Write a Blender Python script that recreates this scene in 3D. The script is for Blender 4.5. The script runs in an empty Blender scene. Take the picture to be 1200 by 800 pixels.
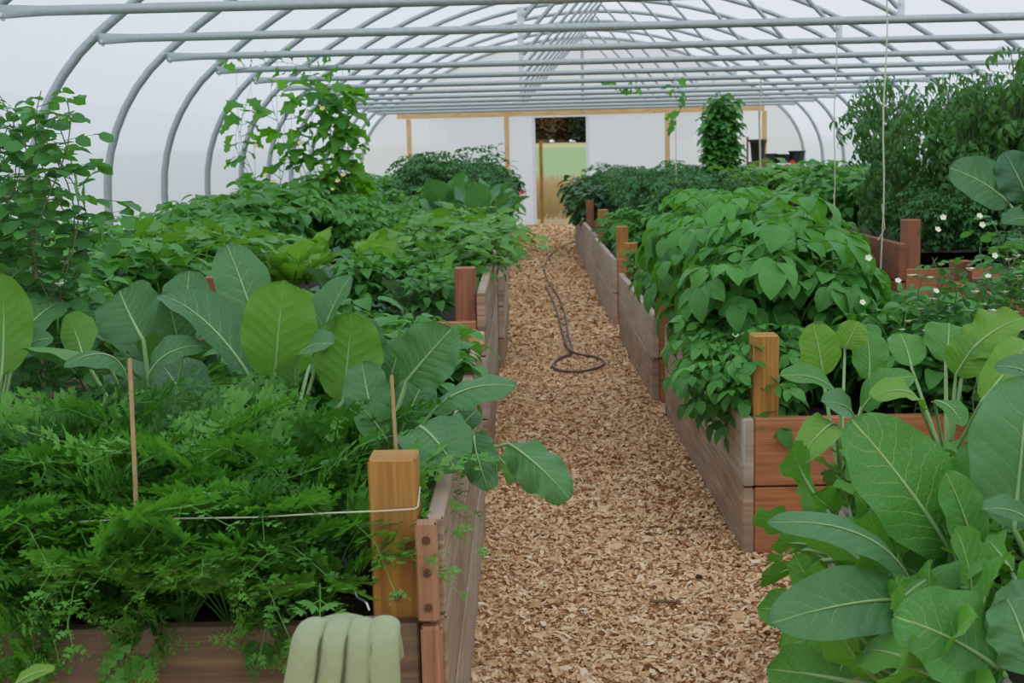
import bpy, math, random
import numpy as np
from mathutils import Vector, Matrix
PI = math.pi
rnd = random.Random(7)
R = np.random.RandomState(11)
COL = bpy.context.scene.collection

# ------------------------------------------------------------------ camera frame
F = 1500.0
CAM_H = 1.4
_d = np.array([11 / F, 222 / F, -1.0])
_x = np.array([1, .022, 0.0]); _x[2] = _x[0] * _d[0] + _x[1] * _d[1]
_y = _d / np.linalg.norm(_d); _x = _x / np.linalg.norm(_x); _z = np.cross(_x, _y)
CM = np.stack([_x, _y, _z])
CP = np.array([0, 0, CAM_H])

def at(px, py, Y):
    """point of the place seen at a pixel, at distance Y along the greenhouse"""
    r = CM @ np.array([(px - 600) / F, (400 - py) / F, -1.0])
    return CP + r * (Y / r[1])

cam = bpy.data.cameras.new('camera')
cam.sensor_width = 36; cam.lens = F * 36 / 1200
co = bpy.data.objects.new('camera', cam); COL.objects.link(co)
co.matrix_world = Matrix([[*CM[0], 0], [*CM[1], 0], [*CM[2], CAM_H], [0, 0, 0, 1]])
cam.dof.use_dof = True; cam.dof.focus_distance = 3.6; cam.dof.aperture_fstop = 9.0
cam.clip_end = 500
bpy.context.scene.camera = co

# ------------------------------------------------------------------ node helpers
def new_mat(name):
    m = bpy.data.materials.new(name); m.use_nodes = True
    nt = m.node_tree; nt.nodes.clear()
    return m, nt

def N(nt, t, **kw):
    n = nt.nodes.new(t)
    for k, v in kw.items(): setattr(n, k, v)
    return n

def setv(nt, sock, v):
    if isinstance(v, bpy.types.NodeSocket): nt.links.new(v, sock)
    else: sock.default_value = v

def M_(nt, op, a, b=None, c=None, clamp=False):
    n = N(nt, 'ShaderNodeMath', operation=op, use_clamp=clamp)
    setv(nt, n.inputs[0], a)
    if b is not None: setv(nt, n.inputs[1], b)
    if c is not None: setv(nt, n.inputs[2], c)
    return n.outputs[0]

def mix(nt, f, a, b, mode='MIX'):
    n = N(nt, 'ShaderNodeMix', data_type='RGBA', blend_type=mode)
    setv(nt, n.inputs['Factor'], f)
    A = [s for s in n.inputs if s.identifier == 'A_Color'][0]; B = [s for s in n.inputs if s.identifier == 'B_Color'][0]
    for s, v in ((A, a), (B, b)):
        if isinstance(v, bpy.types.NodeSocket): nt.links.new(v, s)
        else: s.default_value = (*v, 1) if len(v) == 3 else v
    return [s for s in n.outputs if s.identifier == 'Result_Color'][0]

def ramp(nt, fac, stops):
    n = N(nt, 'ShaderNodeValToRGB')
    el = n.color_ramp.elements
    while len(el) < len(stops): el.new(.5)
    for e, (p, c) in zip(el, stops): e.position = p; e.color = (*c, 1)
    setv(nt, n.inputs[0], fac)
    return n.outputs[0]

def noise(nt, vec, scale, detail=3, rough=.55):
    n = N(nt, 'ShaderNodeTexNoise'); n.inputs['Scale'].default_value = scale
    n.inputs['Detail'].default_value = detail; n.inputs['Roughness'].default_value = rough
    if vec is not None: nt.links.new(vec, n.inputs['Vector'])
    return n.outputs['Fac']

def mapping(nt, vec, sc=(1, 1, 1), loc=(0, 0, 0)):
    n = N(nt, 'ShaderNodeMapping'); nt.links.new(vec, n.inputs['Vector'])
    n.inputs['Scale'].default_value = sc; n.inputs['Location'].default_value = loc
    return n.outputs[0]

def s2l(*c):
    return tuple(((x / 255) / 12.92 if x / 255 <= .04045 else ((x / 255 + .055) / 1.055) ** 2.4) for x in c)

def bump(nt, h, strength=.3, dist=.01):
    n = N(nt, 'ShaderNodeBump'); n.inputs['Strength'].default_value = strength; n.inputs['Distance'].default_value = dist
    nt.links.new(h, n.inputs['Height']); return n.outputs[0]

def out(nt, sh):
    o = N(nt, 'ShaderNodeOutputMaterial'); nt.links.new(sh, o.inputs['Surface'])

def leaf_mat(name, c1, c2, under=None, vein=None, vs=.0, nv=7, rough=.5, transl=.3, fine=0.0):
    """c1..c2: range of tints; veins laid out along the blade's own UV"""
    m, nt = new_mat(name)
    geo = N(nt, 'ShaderNodeNewGeometry'); uvn = N(nt, 'ShaderNodeUVMap')
    at_ = N(nt, 'ShaderNodeAttribute'); at_.attribute_name = 'tint'
    oi = N(nt, 'ShaderNodeObjectInfo'); tc = N(nt, 'ShaderNodeTexCoord')
    nz = noise(nt, tc.outputs['Object'], 14, 2)
    f = M_(nt, 'ADD', M_(nt, 'MULTIPLY', at_.outputs['Fac'], .75), M_(nt, 'MULTIPLY', oi.outputs['Random'], .2))
    f = M_(nt, 'ADD', f, M_(nt, 'MULTIPLY', nz, .3), clamp=True)
    col = mix(nt, f, c1, c2)
    h = None
    if vs > 0:
        sp = N(nt, 'ShaderNodeSeparateXYZ'); nt.links.new(uvn.outputs[0], sp.inputs[0])
        au = M_(nt, 'ABSOLUTE', M_(nt, 'SUBTRACT', M_(nt, 'MULTIPLY', sp.outputs[0], 2.0), 1.0))
        wob = M_(nt, 'MULTIPLY', M_(nt, 'SUBTRACT', noise(nt, uvn.outputs[0], 5, 2), .5), .9)
        ph = M_(nt, 'ADD', M_(nt, 'SUBTRACT', M_(nt, 'MULTIPLY', sp.outputs[1], float(nv)), M_(nt, 'MULTIPLY', M_(nt, 'POWER', au, .8), 2.2)), wob)
        tri = M_(nt, 'ABSOLUTE', M_(nt, 'SUBTRACT', M_(nt, 'FRACT', ph), .5))
        wid = M_(nt, 'MULTIPLY', M_(nt, 'SUBTRACT', 1.1, au), .06)
        side = M_(nt, 'SUBTRACT', 1.0, M_(nt, 'DIVIDE', tri, wid), clamp=True)
        mid = M_(nt, 'SUBTRACT', 1.0, M_(nt, 'DIVIDE', au, .05), clamp=True)
        vn = M_(nt, 'MAXIMUM', M_(nt, 'MULTIPLY', side, .55), mid)
        if fine > 0:
            vo = N(nt, 'ShaderNodeTexVoronoi', feature='DISTANCE_TO_EDGE'); vo.inputs['Scale'].default_value = 26
            nt.links.new(mapping(nt, uvn.outputs[0], (1, 1.6, 1)), vo.inputs['Vector'])
            fv = M_(nt, 'SUBTRACT', 1.0, M_(nt, 'MULTIPLY', vo.outputs['Distance'], 9.0), clamp=True)
            vn = M_(nt, 'MAXIMUM', vn, M_(nt, 'MULTIPLY', fv, fine))
        col = mix(nt, M_(nt, 'MULTIPLY', vn, vs), col, vein)
        h = M_(nt, 'ADD', M_(nt, 'MULTIPLY', vn, -1.0), M_(nt, 'MULTIPLY', tri, .8))
    if under is not None:
        col = mix(nt, M_(nt, 'MULTIPLY', geo.outputs['Backfacing'], .7), col, under)
    b = N(nt, 'ShaderNodeBsdfPrincipled'); nt.links.new(col, b.inputs['Base Color'])
    b.inputs['Roughness'].default_value = rough; b.inputs['Specular IOR Level'].default_value = .35
    if h is not None: nt.links.new(bump(nt, h, .5, .004), b.inputs['Normal'])
    t = N(nt, 'ShaderNodeBsdfTranslucent')
    nt.links.new(mix(nt, 1.0, col, (1.25, 1.35, .55), 'MULTIPLY'), t.inputs['Color'])
    ms = N(nt, 'ShaderNodeMixShader'); ms.inputs[0].default_value = transl
    nt.links.new(b.outputs[0], ms.inputs[1]); nt.links.new(t.outputs[0], ms.inputs[2])
    out(nt, ms.outputs[0])
    return m

def simple_mat(name, c, rough=.6, c2=None, ns=20, metal=0.0, bmp=0.0, sub=0.0):
    m, nt = new_mat(name)
    tc = N(nt, 'ShaderNodeTexCoord'); nz = noise(nt, tc.outputs['Object'], ns, 4)
    b = N(nt, 'ShaderNodeBsdfPrincipled')
    nt.links.new(mix(nt, nz, c, c2 or tuple(x * .75 for x in c)), b.inputs['Base Color'])
    b.inputs['Roughness'].default_value = rough; b.inputs['Metallic'].default_value = metal
    if bmp: nt.links.new(bump(nt, nz, bmp, .01), b.inputs['Normal'])
    out(nt, b.outputs[0]); return m

def wood_mat(name, light, dark, grey=None, gr=.0, rough=.75, knots=True):
    """UV is in metres: u along the board, v across it"""
    m, nt = new_mat(name)
    uv = N(nt, 'ShaderNodeUVMap').outputs[0]; oi = N(nt, 'ShaderNodeObjectInfo')
    cmb = N(nt, 'ShaderNodeCombineXYZ'); nt.links.new(M_(nt, 'MULTIPLY', oi.outputs['Random'], 37.0), cmb.inputs[2])
    va = N(nt, 'ShaderNodeVectorMath', operation='ADD'); nt.links.new(uv, va.inputs[0]); nt.links.new(cmb.outputs[0], va.inputs[1])
    v = va.outputs[0]
    warp = noise(nt, mapping(nt, v, (1.6, 6, 1)), 1.0, 2)
    g1 = noise(nt, mapping(nt, v, (2.2, 70, 1)), 1.0, 5, .65)
    rings = M_(nt, 'SINE', M_(nt, 'ADD', M_(nt, 'MULTIPLY', warp, 26.0), M_(nt, 'MULTIPLY', g1, 5.0)))
    f = M_(nt, 'ADD', M_(nt, 'MULTIPLY', g1, .75), M_(nt, 'MULTIPLY', rings, .05))
    col = ramp(nt, f, [(.26, dark), (.45, tuple((a + b) / 2 for a, b in zip(light, dark))), (.6, light)])
    if grey:
        gz = noise(nt, mapping(nt, v, (1.5, 4, 1)), 1.3, 4)
        gz = M_(nt, 'MULTIPLY', M_(nt, 'SUBTRACT', gz, .35, clamp=True), 2.6 * gr, clamp=True)
        col = mix(nt, gz, col, grey)
    if knots:
        vo = N(nt, 'ShaderNodeTexVoronoi'); vo.inputs['Scale'].default_value = 1.0
        nt.links.new(mapping(nt, v, (3.1, 7, 1)), vo.inputs['Vector'])
        kn = M_(nt, 'SUBTRACT', 1.0, M_(nt, 'MULTIPLY', vo.outputs['Distance'], 7.0), clamp=True)
        col = mix(nt, M_(nt, 'MULTIPLY', kn, .8), col, tuple(x * .35 for x in dark))
    col = mix(nt, M_(nt, 'MULTIPLY', oi.outputs['Random'], .22), col, dark)
    b = N(nt, 'ShaderNodeBsdfPrincipled'); nt.links.new(col, b.inputs['Base Color']); b.inputs['Roughness'].default_value = rough
    nt.links.new(bump(nt, g1, .35, .004), b.inputs['Normal'])
    out(nt, b.outputs[0]); return m

# ------------------------------------------------------------------ palette
G = {}
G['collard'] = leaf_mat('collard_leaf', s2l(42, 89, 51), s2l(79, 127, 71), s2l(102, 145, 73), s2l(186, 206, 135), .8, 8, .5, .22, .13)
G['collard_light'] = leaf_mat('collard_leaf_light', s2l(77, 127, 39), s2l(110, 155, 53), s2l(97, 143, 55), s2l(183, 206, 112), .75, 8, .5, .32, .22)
G['cauli'] = leaf_mat('cauliflower_leaf', s2l(48, 106, 38), s2l(74, 136, 51), s2l(89, 137, 58), s2l(198, 218, 129), .8, 9, .45, .25, .14)
G['cauli_blue'] = leaf_mat('cauliflower_leaf_blue', s2l(52, 97, 55), s2l(83, 130, 76), s2l(93, 142, 69), s2l(177, 202, 129), .7, 8, .5, .2, .12)
G['turnip'] = leaf_mat('turnip_leaf', s2l(58, 116, 37), s2l(93, 152, 53), s2l(93, 143, 57), s2l(198, 216, 139), .6, 7, .5, .3, .1)
G['carrot'] = leaf_mat('carrot_frond', s2l(26, 76, 20), s2l(100, 158, 60), None, None, 0, transl=.35)
G['potato'] = leaf_mat('potato_leaf', s2l(40, 96, 34), s2l(92, 154, 64), s2l(110, 162, 78), s2l(120, 170, 90), .35, 6, .5, .32)
G['tomato'] = leaf_mat('tomato_leaf', s2l(40, 81, 31), s2l(74, 122, 49), s2l(106, 143, 79), None, 0, transl=.25)
G['tomato_dark'] = leaf_mat('bush_leaf_dark', s2l(31, 77, 33), s2l(60, 116, 48), s2l(85, 123, 60), None, 0, transl=.25)
G['pea'] = leaf_mat('pea_leaf', s2l(46, 101, 44), s2l(79, 137, 63), s2l(102, 153, 79), s2l(137, 173, 102), .3, 5, .5, .3)
G['vine'] = leaf_mat('vine_leaf', s2l(46, 107, 33), s2l(97, 153, 48), s2l(116, 173, 59), s2l(137, 179, 75), .3, 5, .5, .4)
G['squash'] = leaf_mat('squash_leaf', s2l(54, 111, 39), s2l(97, 152, 52), s2l(116, 159, 66), s2l(157, 190, 90), .45, 6, .5, .3)
G['kale'] = leaf_mat('kale_leaf', s2l(48, 89, 59), s2l(83, 123, 86), s2l(95, 134, 88), s2l(168, 190, 139), .5, 7, .5, .2)
G['lettuce'] = leaf_mat('lettuce_leaf', s2l(79, 131, 41), s2l(122, 167, 59), s2l(126, 172, 66), s2l(177, 204, 102), .5, 6, .5, .35)
G['chard'] = leaf_mat('chard_leaf', s2l(52, 104, 58), s2l(86, 142, 78), s2l(90, 140, 76), s2l(150, 190, 120), .6, 7, .4, .25)
G['bean'] = leaf_mat('bean_leaf', s2l(46, 104, 41), s2l(83, 143, 57), s2l(102, 155, 70), s2l(126, 173, 85), .3, 6, .5, .3)
G['eggplant'] = leaf_mat('eggplant_leaf', s2l(28, 65, 33), s2l(50, 95, 48), s2l(74, 113, 60), s2l(95, 134, 75), .4, 6, .4, .2)
STEM = simple_mat('green_stem', s2l(96, 150, 62), .5, s2l(72, 120, 44))
STEM_D = simple_mat('dull_green_stem', s2l(70, 104, 54), .6, s2l(92, 84, 50))
PALE = simple_mat('pale_midrib', s2l(150, 178, 118), .45, s2l(122, 158, 90))
PURP = simple_mat('purplish_stem', s2l(104, 96, 88), .5, s2l(120, 130, 100))
PETAL = simple_mat('white_petal', s2l(236, 238, 214), .6, s2l(214, 222, 176))
CREAM = simple_mat('cream_petal', s2l(232, 206, 150), .6, s2l(214, 190, 110))
ORANGE = simple_mat('orange_petal', s2l(222, 84, 34), .6, s2l(206, 60, 24))
RED = simple_mat('red_petal', s2l(204, 66, 52), .5, s2l(180, 48, 40))
POD = simple_mat('pea_pod', s2l(96, 150, 60), .45, s2l(80, 134, 50))

W = {}
W['tan'] = wood_mat('weathered_tan_board', s2l(206, 174, 138), s2l(122, 92, 68), s2l(160, 148, 134), .6)
W['greytan'] = wood_mat('weathered_grey_board', s2l(206, 182, 152), s2l(146, 122, 98), s2l(172, 164, 154), .8)
W['brown'] = wood_mat('dark_brown_board', s2l(138, 106, 70), s2l(66, 46, 30), s2l(122, 108, 90), .6)
W['cedar'] = wood_mat('orange_cedar_board', s2l(206, 138, 84), s2l(150, 92, 52), s2l(160, 136, 116), .25)
W['golden'] = wood_mat('golden_cedar_post', s2l(200, 150, 70), s2l(142, 94, 38))
W['red'] = wood_mat('reddish_cedar_post', s2l(178, 112, 68), s2l(118, 70, 42), s2l(132, 104, 88), .3)
W['cleat'] = wood_mat('weathered_cleat', s2l(190, 136, 96), s2l(126, 82, 54), s2l(150, 130, 112), .4)
W['pine'] = wood_mat('yellow_pine_lumber', s2l(226, 196, 140), s2l(190, 146, 88), None, 0)
W['endgrain'] = simple_mat('end_grain', s2l(168, 112, 70), .8, s2l(116, 72, 42), 60, bmp=.4)
GALV = simple_mat('galvanized_steel', s2l(178, 184, 180), .42, s2l(140, 148, 148), 30, .35)
ZINC = simple_mat('bright_zinc', s2l(214, 220, 224), .3, s2l(180, 186, 190), 30, .5)
RUST = simple_mat('rusty_screw', s2l(112, 74, 50), .6, s2l(60, 44, 36), 80, .3)
TWINE = simple_mat('pale_twine', s2l(206, 200, 170), .9)
BAMBOO = simple_mat('bamboo_stake', s2l(182, 154, 104), .6, s2l(128, 98, 62), 40)
BLACK = simple_mat('black_plastic', s2l(30, 30, 32), .45)
SOIL = simple_mat('dark_soil', s2l(58, 44, 32), .95, s2l(30, 24, 18), 30, bmp=.8)
HOSE = simple_mat('brown_hose', s2l(110, 84, 68), .5, s2l(84, 62, 52))
GLOVE = simple_mat('sage_fabric', s2l(150, 158, 118), .9, s2l(132, 140, 102), 60, bmp=.25)
GLOVE_SEAM = simple_mat('dark_glove_seam', s2l(84, 88, 60), .9)

# ------------------------------------------------------------------ mesh building
class MB:
    def __init__(s): s.V = []; s.F = []; s.U = []; s.T = []; s.n = 0
    def add(s, V, F, U=None, tint=.5):
        V = np.asarray(V, float)
        s.V.append(V); s.F.append(np.asarray(F, int) + s.n)
        s.U.append(np.asarray(U, float) if U is not None else np.zeros((len(V), 2)))
        s.T.append(np.full(len(V), tint) if np.isscalar(tint) else tint); s.n += len(V)
    def tpl(s): return (np.concatenate(s.V), np.concatenate(s.F), np.concatenate(s.U), np.concatenate(s.T))
    def mesh(s, name, m, smooth=True):
        me = bpy.data.meshes.new(name)
        V, Fc, U, T = s.tpl()
        me.vertices.add(len(V)); me.vertices.foreach_set('co', V.astype(np.float32).ravel())
        nf = len(Fc); lv = Fc.ravel()
        me.loops.add(nf * 4); me.loops.foreach_set('vertex_index', lv.astype(np.int32))
        me.polygons.add(nf); me.polygons.foreach_set('loop_start', np.arange(nf, dtype=np.int32) * 4)
        me.polygons.foreach_set('loop_total', np.full(nf, 4, dtype=np.int32))
        me.polygons.foreach_set('use_smooth', np.full(nf, smooth))
        uv = me.uv_layers.new(name='UVMap'); uv.data.foreach_set('uv', U[lv].astype(np.float32).ravel())
        a = me.attributes.new('tint', 'FLOAT', 'POINT'); a.data.foreach_set('value', T.astype(np.float32))
        me.materials.append(m); me.update(calc_edges=True); me.validate()
        return me

def link(name, me, parent=None, loc=None, rz=None):
    o = bpy.data.objects.new(name, me); COL.objects.link(o)
    if parent is not None: o.parent = parent
    if loc is not None: o.location = [float(v) for v in loc]
    if rz is not None: o.rotation_euler = (0, 0, rz)
    return o

def tag(o, label=None, cat=None, group=None, kind=None):
    if label: o['label'] = label
    if cat: o['category'] = cat
    if group: o['group'] = group
    if kind: o['kind'] = kind
    return o

def thing(name, label, cat, loc=(0, 0, 0), rz=0, group=None):
    o = bpy.data.objects.new(name, None); COL.objects.link(o)
    o.empty_display_size = .05
    o.location = [float(v) for v in loc]; o.rotation_euler = (0, 0, rz)
    return tag(o, label, cat, group)

def frames(P):
    P = np.asarray(P, float); T = np.gradient(P, axis=0)
    T /= np.linalg.norm(T, axis=1)[:, None] + 1e-9
    a = np.array([0, 0, 1.0]) if abs(T[0][2]) < .9 else np.array([1.0, 0, 0])
    A = []
    n = np.cross(T[0], a); n /= np.linalg.norm(n)
    for t in T:
        n = n - t * n.dot(t); n /= np.linalg.norm(n) + 1e-9; A.append(n.copy())
    A = np.array(A); B = np.cross(T, A)
    return P, A, B

def tube(mb, P, r, n=6, tint=.5, caps=False, flat=1.0):
    P, A, B = frames(P); k = len(P)
    r = np.full(k, r) if np.isscalar(r) else np.asarray(r, float)
    an = np.arange(n) * 2 * PI / n
    V = P[:, None, :] + (A[:, None, :] * np.cos(an)[None, :, None] + B[:, None, :] * np.sin(an)[None, :, None] * flat) * r[:, None, None]
    V = V.reshape(-1, 3)
    i, j = np.meshgrid(np.arange(k - 1), np.arange(n), indexing='ij'); j2 = (j + 1) % n
    Fc = np.stack([i * n + j, i * n + j2, (i + 1) * n + j2, (i + 1) * n + j], -1).reshape(-1, 4)
    ln = np.concatenate([[0], np.cumsum(np.linalg.norm(np.diff(P, axis=0), axis=1))])
    U = np.stack(np.broadcast_arrays(ln[:, None], (an / (2 * PI))[None, :] * .2), -1).reshape(-1, 2)
    mb.add(V, Fc, U, tint)
    if caps:
        for e in (0, k - 1):
            V2 = np.concatenate([P[e:e + 1], V[e * n:(e + 1) * n]])
            F2 = [[0, 1 + q, 1 + (q + 1) % n, 0] if e == 0 else [0, 1 + (q + 1) % n, 1 + q, 0] for q in range(n)]
            F2 = []
            for q in range(0, n, 2): F2.append([0, 1 + q, 1 + (q + 1) % n, 1 + (q + 2) % n])
            mb.add(V2, F2, None, tint)

def box(mb, c, s, axis=0, rot=None, bev=.004, jit=0.0):
    """chamfered box; uv in metres with u along `axis`"""
    c = np.array(c, float); h = np.array(s, float) / 2
    bev = min(bev, min(h) * .5)
    Vs = []; Fs = []; Us = []
    def face(ax, sg):
        a, b = [i for i in range(3) if i != ax]
        q = []
        for da, db in ((-1, -1), (1, -1), (1, 1), (-1, 1)):
            p = np.zeros(3); p[ax] = sg * h[ax]; p[a] = da * (h[a] - bev); p[b] = db * (h[b] - bev); q.append(p)
        if sg * (1 if ax != 1 else -1) < 0: q = q[::-1]
        return q
    def addq(q):
        n = len(Vs); Vs.extend(q); Fs.append([n, n + 1, n + 2, n + 3])
        nrm = np.abs(np.cross(q[1] - q[0], q[2] - q[0])); ax = int(np.argmax(nrm))
        oth = [i for i in range(3) if i != axis]
        for p in q:
            if ax == axis: Us.append((p[oth[0]] * .2 + p[axis], p[oth[1]]))
            else:
                w = [i for i in oth if i != ax][0]; Us.append((p[axis] + c[axis], p[w] + c[w] + .37 * ax))
    for ax in range(3):
        for sg in (-1, 1): addq(face(ax, sg))
    # chamfers along the 12 edges
    for ax in range(3):
        a, b = [i for i in range(3) if i != ax]
        for sa in (-1, 1):
            for sb in (-1, 1):
                q = []
                for (t, wa, wb) in ((-1, h[a], h[b] - bev), (1, h[a], h[b] - bev), (1, h[a] - bev, h[b]), (-1, h[a] - bev, h[b])):
                    p = np.zeros(3); p[ax] = t * (h[ax] - bev); p[a] = sa * wa; p[b] = sb * wb; q.append(p)
                m = (q[0] + q[2]) / 2
                if np.cross(q[1] - q[0], q[2] - q[0]).dot(m * np.array([a_ != ax for a_ in range(3)])) < 0: q = q[::-1]
                addq(q)
    V = np.array(Vs)
    if rot is not None: V = V @ np.array(rot).T
    mb.add(V + c, Fs, Us, .5)

def rotm(ax, a):
    return np.array(Matrix.Rotation(a, 3, ax))

def xf(t, Rm=None, loc=(0, 0, 0), s=1.0, tint=None):
    V, Fc, U, T = t
    V = V * s
    if Rm is not None: V = V @ np.asarray(Rm).T
    return (V + np.asarray(loc, float), Fc, U, T if tint is None else np.full(len(V), tint))

def orient(direction, up=(0, 0, 1), roll=0.0):
    """matrix whose +Y is direction, +Z near up"""
    y = np.asarray(direction, float); y = y / np.linalg.norm(y)
    up = np.asarray(up, float)
    if abs(y.dot(up) / np.linalg.norm(up)) > .98: up = up + np.array([.3, .21, 0])
    x = np.cross(y, up); x /= np.linalg.norm(x); z = np.cross(x, y)
    Mx = np.stack([x, y, z], 1)
    if roll: Mx = Mx @ rotm('Y', roll)
    return Mx

# blade outlines: half width (0..1) as a function of v
def p_ovate(v): return np.sin(PI * np.clip(v, 0, 1) ** .75) ** .85
def p_obov(v): return np.clip(np.sin(PI * np.clip(v, 0, 1) ** 1.25), 0, 1) ** .62 * (.35 + .65 * np.clip(v * 1.9, 0, 1) ** .8)
def p_ellip(v): return np.sqrt(np.clip(1 - (2 * v - 1) ** 2, 0, 1)) ** 1.0
def p_round(v): return np.clip(1 - np.abs(2 * v - 1) ** 2.4, 0, 1) ** .55
def p_lance(v): return np.sin(PI * np.clip(v, 0, 1) ** .6) ** 1.1
def p_heart(v): return np.clip((1 - v) ** .75 * (v + .03) ** .22 * 1.45, 0, 1)
def p_lobe(v): return np.clip(p_heart(v) * (.74 + .26 * np.cos(v * 4 * PI * 1.15)), 0, 1)
def p_lyrate(v): return np.clip(p_obov(v) * (.78 + .22 * np.cos(v * 6 * PI + .6)) * (.25 + .85 * v) , 0, 1)

def blade(L, Wd, prof=p_ovate, nu=2, nv=5, cup=.25, droop=.6, ruf=0.0, nruf=3, fold=0.0, rs=R, tint=.5, tooth=0.0):
    v = np.linspace(0, 1, nv + 1); u = np.linspace(-1, 1, 2 * nu + 1)
    th = droop * v * 1.2
    cy = np.concatenate([[0], np.cumsum(np.cos((th[1:] + th[:-1]) / 2))]) / nv * L
    cz = -np.concatenate([[0], np.cumsum(np.sin((th[1:] + th[:-1]) / 2))]) / nv * L
    w = prof(v) * Wd / 2; w[-1] = max(w[-1], Wd * .01)
    ph = rs.uniform(0, 6.28, 3)
    uu, vv = np.meshgrid(u, v)
    tw = 1 + tooth * np.sin(vv * nruf * 4 * PI + ph[2] + (uu > 0) * 1.7)
    X = uu * w[:, None] * tw
    Zo = cup * np.abs(uu) ** 1.4 * w[:, None] + ruf * Wd * np.sin(nruf * 2 * PI * vv + ph[0] + (uu > 0) * ph[1]) * np.abs(uu) ** 2
    Zo += rs.uniform(-.04, .04) * Wd * np.sin(vv * 3 + uu * 2)
    Y = cy[:, None] + Zo * np.sin(th)[:, None]; Z = cz[:, None] + Zo * np.cos(th)[:, None]
    V = np.stack([X, Y, Z], -1).reshape(-1, 3)
    m = 2 * nu + 1
    i, j = np.meshgrid(np.arange(nv), np.arange(2 * nu), indexing='ij')
    Fc = np.stack([i * m + j, i * m + j + 1, (i + 1) * m + j + 1, (i + 1) * m + j], -1).reshape(-1, 4)
    U = np.stack([(uu + 1) / 2, vv], -1).reshape(-1, 2)
    return (V, Fc, U, np.full(len(V), tint))

def unit(az, el): return np.array([math.cos(az) * math.cos(el), math.sin(az) * math.cos(el), math.sin(el)])

# compound leaves, base at origin, running along +Y, upper face +Z
def compound(L, n_pair, ll, lw, prof=p_ovate, droop=.6, tdroop=.4, spread=1.15, nv=4, grow=.6, tint=.5, cup=.2, small=False, jit=.15, terminal=1.25, tooth=0):
    mb = MB(); mb2 = []
    k = n_pair + 1
    def rp(s):
        th = droop * s
        return np.array([0, L * s * math.cos(th * .5), -L * s * math.sin(th * .5)]), th
    for i in range(n_pair):
        s = .3 + .62 * i / max(1, n_pair - 1) if n_pair > 1 else .55
        p, th = rp(s)
        sc = (grow + (1 - grow) * (i + 1) / n_pair) * R.uniform(.85, 1.15)
        for sd in (-1, 1):
            b = blade(ll * sc, lw * sc, prof, 1, nv, cup, tdroop + R.uniform(-.2, .3), rs=R, tint=np.clip(tint + R.uniform(-.15, .15), 0, 1), tooth=tooth)
            a = -sd * (spread + R.uniform(-jit, jit))
            Rm = rotm('X', -th) @ rotm('Z', a) @ rotm('Y', sd * R.uniform(-.1, .5)) @ rotm('X', R.uniform(-.35, .1))
            mb.add(*xf(b, Rm, p))
    p, th = rp(.97)
    b = blade(ll * terminal, lw * terminal, prof, 1, nv + 1, cup, tdroop + .1, rs=R, tint=tint, tooth=tooth)
    mb.add(*xf(b, rotm('X', -th), p))
    P = [rp(s)[0] for s in np.linspace(0, 1, 5)]
    tube(mb, P, np.linspace(L * .014, L * .006, 5), 3, tint * .5 + .5)
    return mb.tpl()

def frond(L, droop=.5, tint=.5):
    """feathery twice-divided carrot leaf with a bare lower stalk"""
    mb = MB()
    def rp(s):
        th = droop * s * s
        return np.array([0, L * s * math.cos(th * .6), -L * s * math.sin(th * .6) * .8]), th
    nP = 7
    for i in range(nP):
        s = .40 + .58 * i / (nP - 1); p, th = rp(s)
        pl = L * .27 * (1 - .75 * (i / (nP - 1)) ** 1.3) * R.uniform(.85, 1.1)
        for sd in (-1, 1):
            Rp = rotm('X', -th + R.uniform(-.25, .25)) @ rotm('Z', -sd * (.95 - .3 * i / nP)) @ rotm('Y', sd * R.uniform(-.3, .5))
            ns = max(2, int(4 * pl / (L * .27) + .5))
            for q in range(ns + 1):
                t = .25 + .75 * q / ns
                pp = np.array([0, pl * t, -pl * .25 * t * t])
                sl = pl * .47 * (1.1 - .65 * t)
                for s2 in ((-1, 1) if q < ns else (0,)):
                    a2 = -s2 * .8
                    for k, da in enumerate((-.55, 0, .55)):
                        a = a2 + da; ln = sl * (1.0 if k == 1 else .75)
                        dr = np.array([math.sin(-a) * 1.0, math.cos(a), R.uniform(-.25, .15)]); nr = np.array([dr[1], -dr[0], R.uniform(-.3, .3)])
                        wv = ln * .19
                        Q = np.array([pp, pp + dr * ln * .55 + nr * wv, pp + dr * ln, pp + dr * ln * .55 - nr * wv])
                        mb.add(Q @ Rp.T + p, [[0, 1, 2, 3]], None, np.clip(tint + R.uniform(-.12, .12), 0, 1))
            tip = Rp @ np.array([0, pl, -pl * .25]); sv = Rp @ np.array([1, 0, 0]) * .0012
            mb.add([p - sv, p + sv, p + tip + sv * .3, p + tip - sv * .3], [[0, 1, 2, 3]], None, tint)
    return mb.tpl(), [rp(s)[0] for s in np.linspace(0, 1, 7)]

# ------------------------------------------------------------------ plant prototypes: lists of (part name, mesh)
def proto_carrot(n=8, H=.44):
    fo, st = MB(), MB()
    for i in range(n):
        az = i * 2.4 + R.uniform(-.3, .3); el = R.uniform(1.0, 1.45)
        t, P = frond(H * R.uniform(.75, 1.1), R.uniform(.8, 1.9), R.uniform(0, 1))
        Rm = orient(unit(az, el), -unit(az, 0) + np.array([0, 0, .3]))
        fo.add(*xf(t, Rm)); tube(st, np.array(P) @ Rm.T, np.linspace(.0022, .0008, 7), 4, R.uniform())
    return [('foliage', fo.mesh('carrot_fronds', G['carrot'])), ('stem', st.mesh('carrot_stalks', STEM))]

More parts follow.
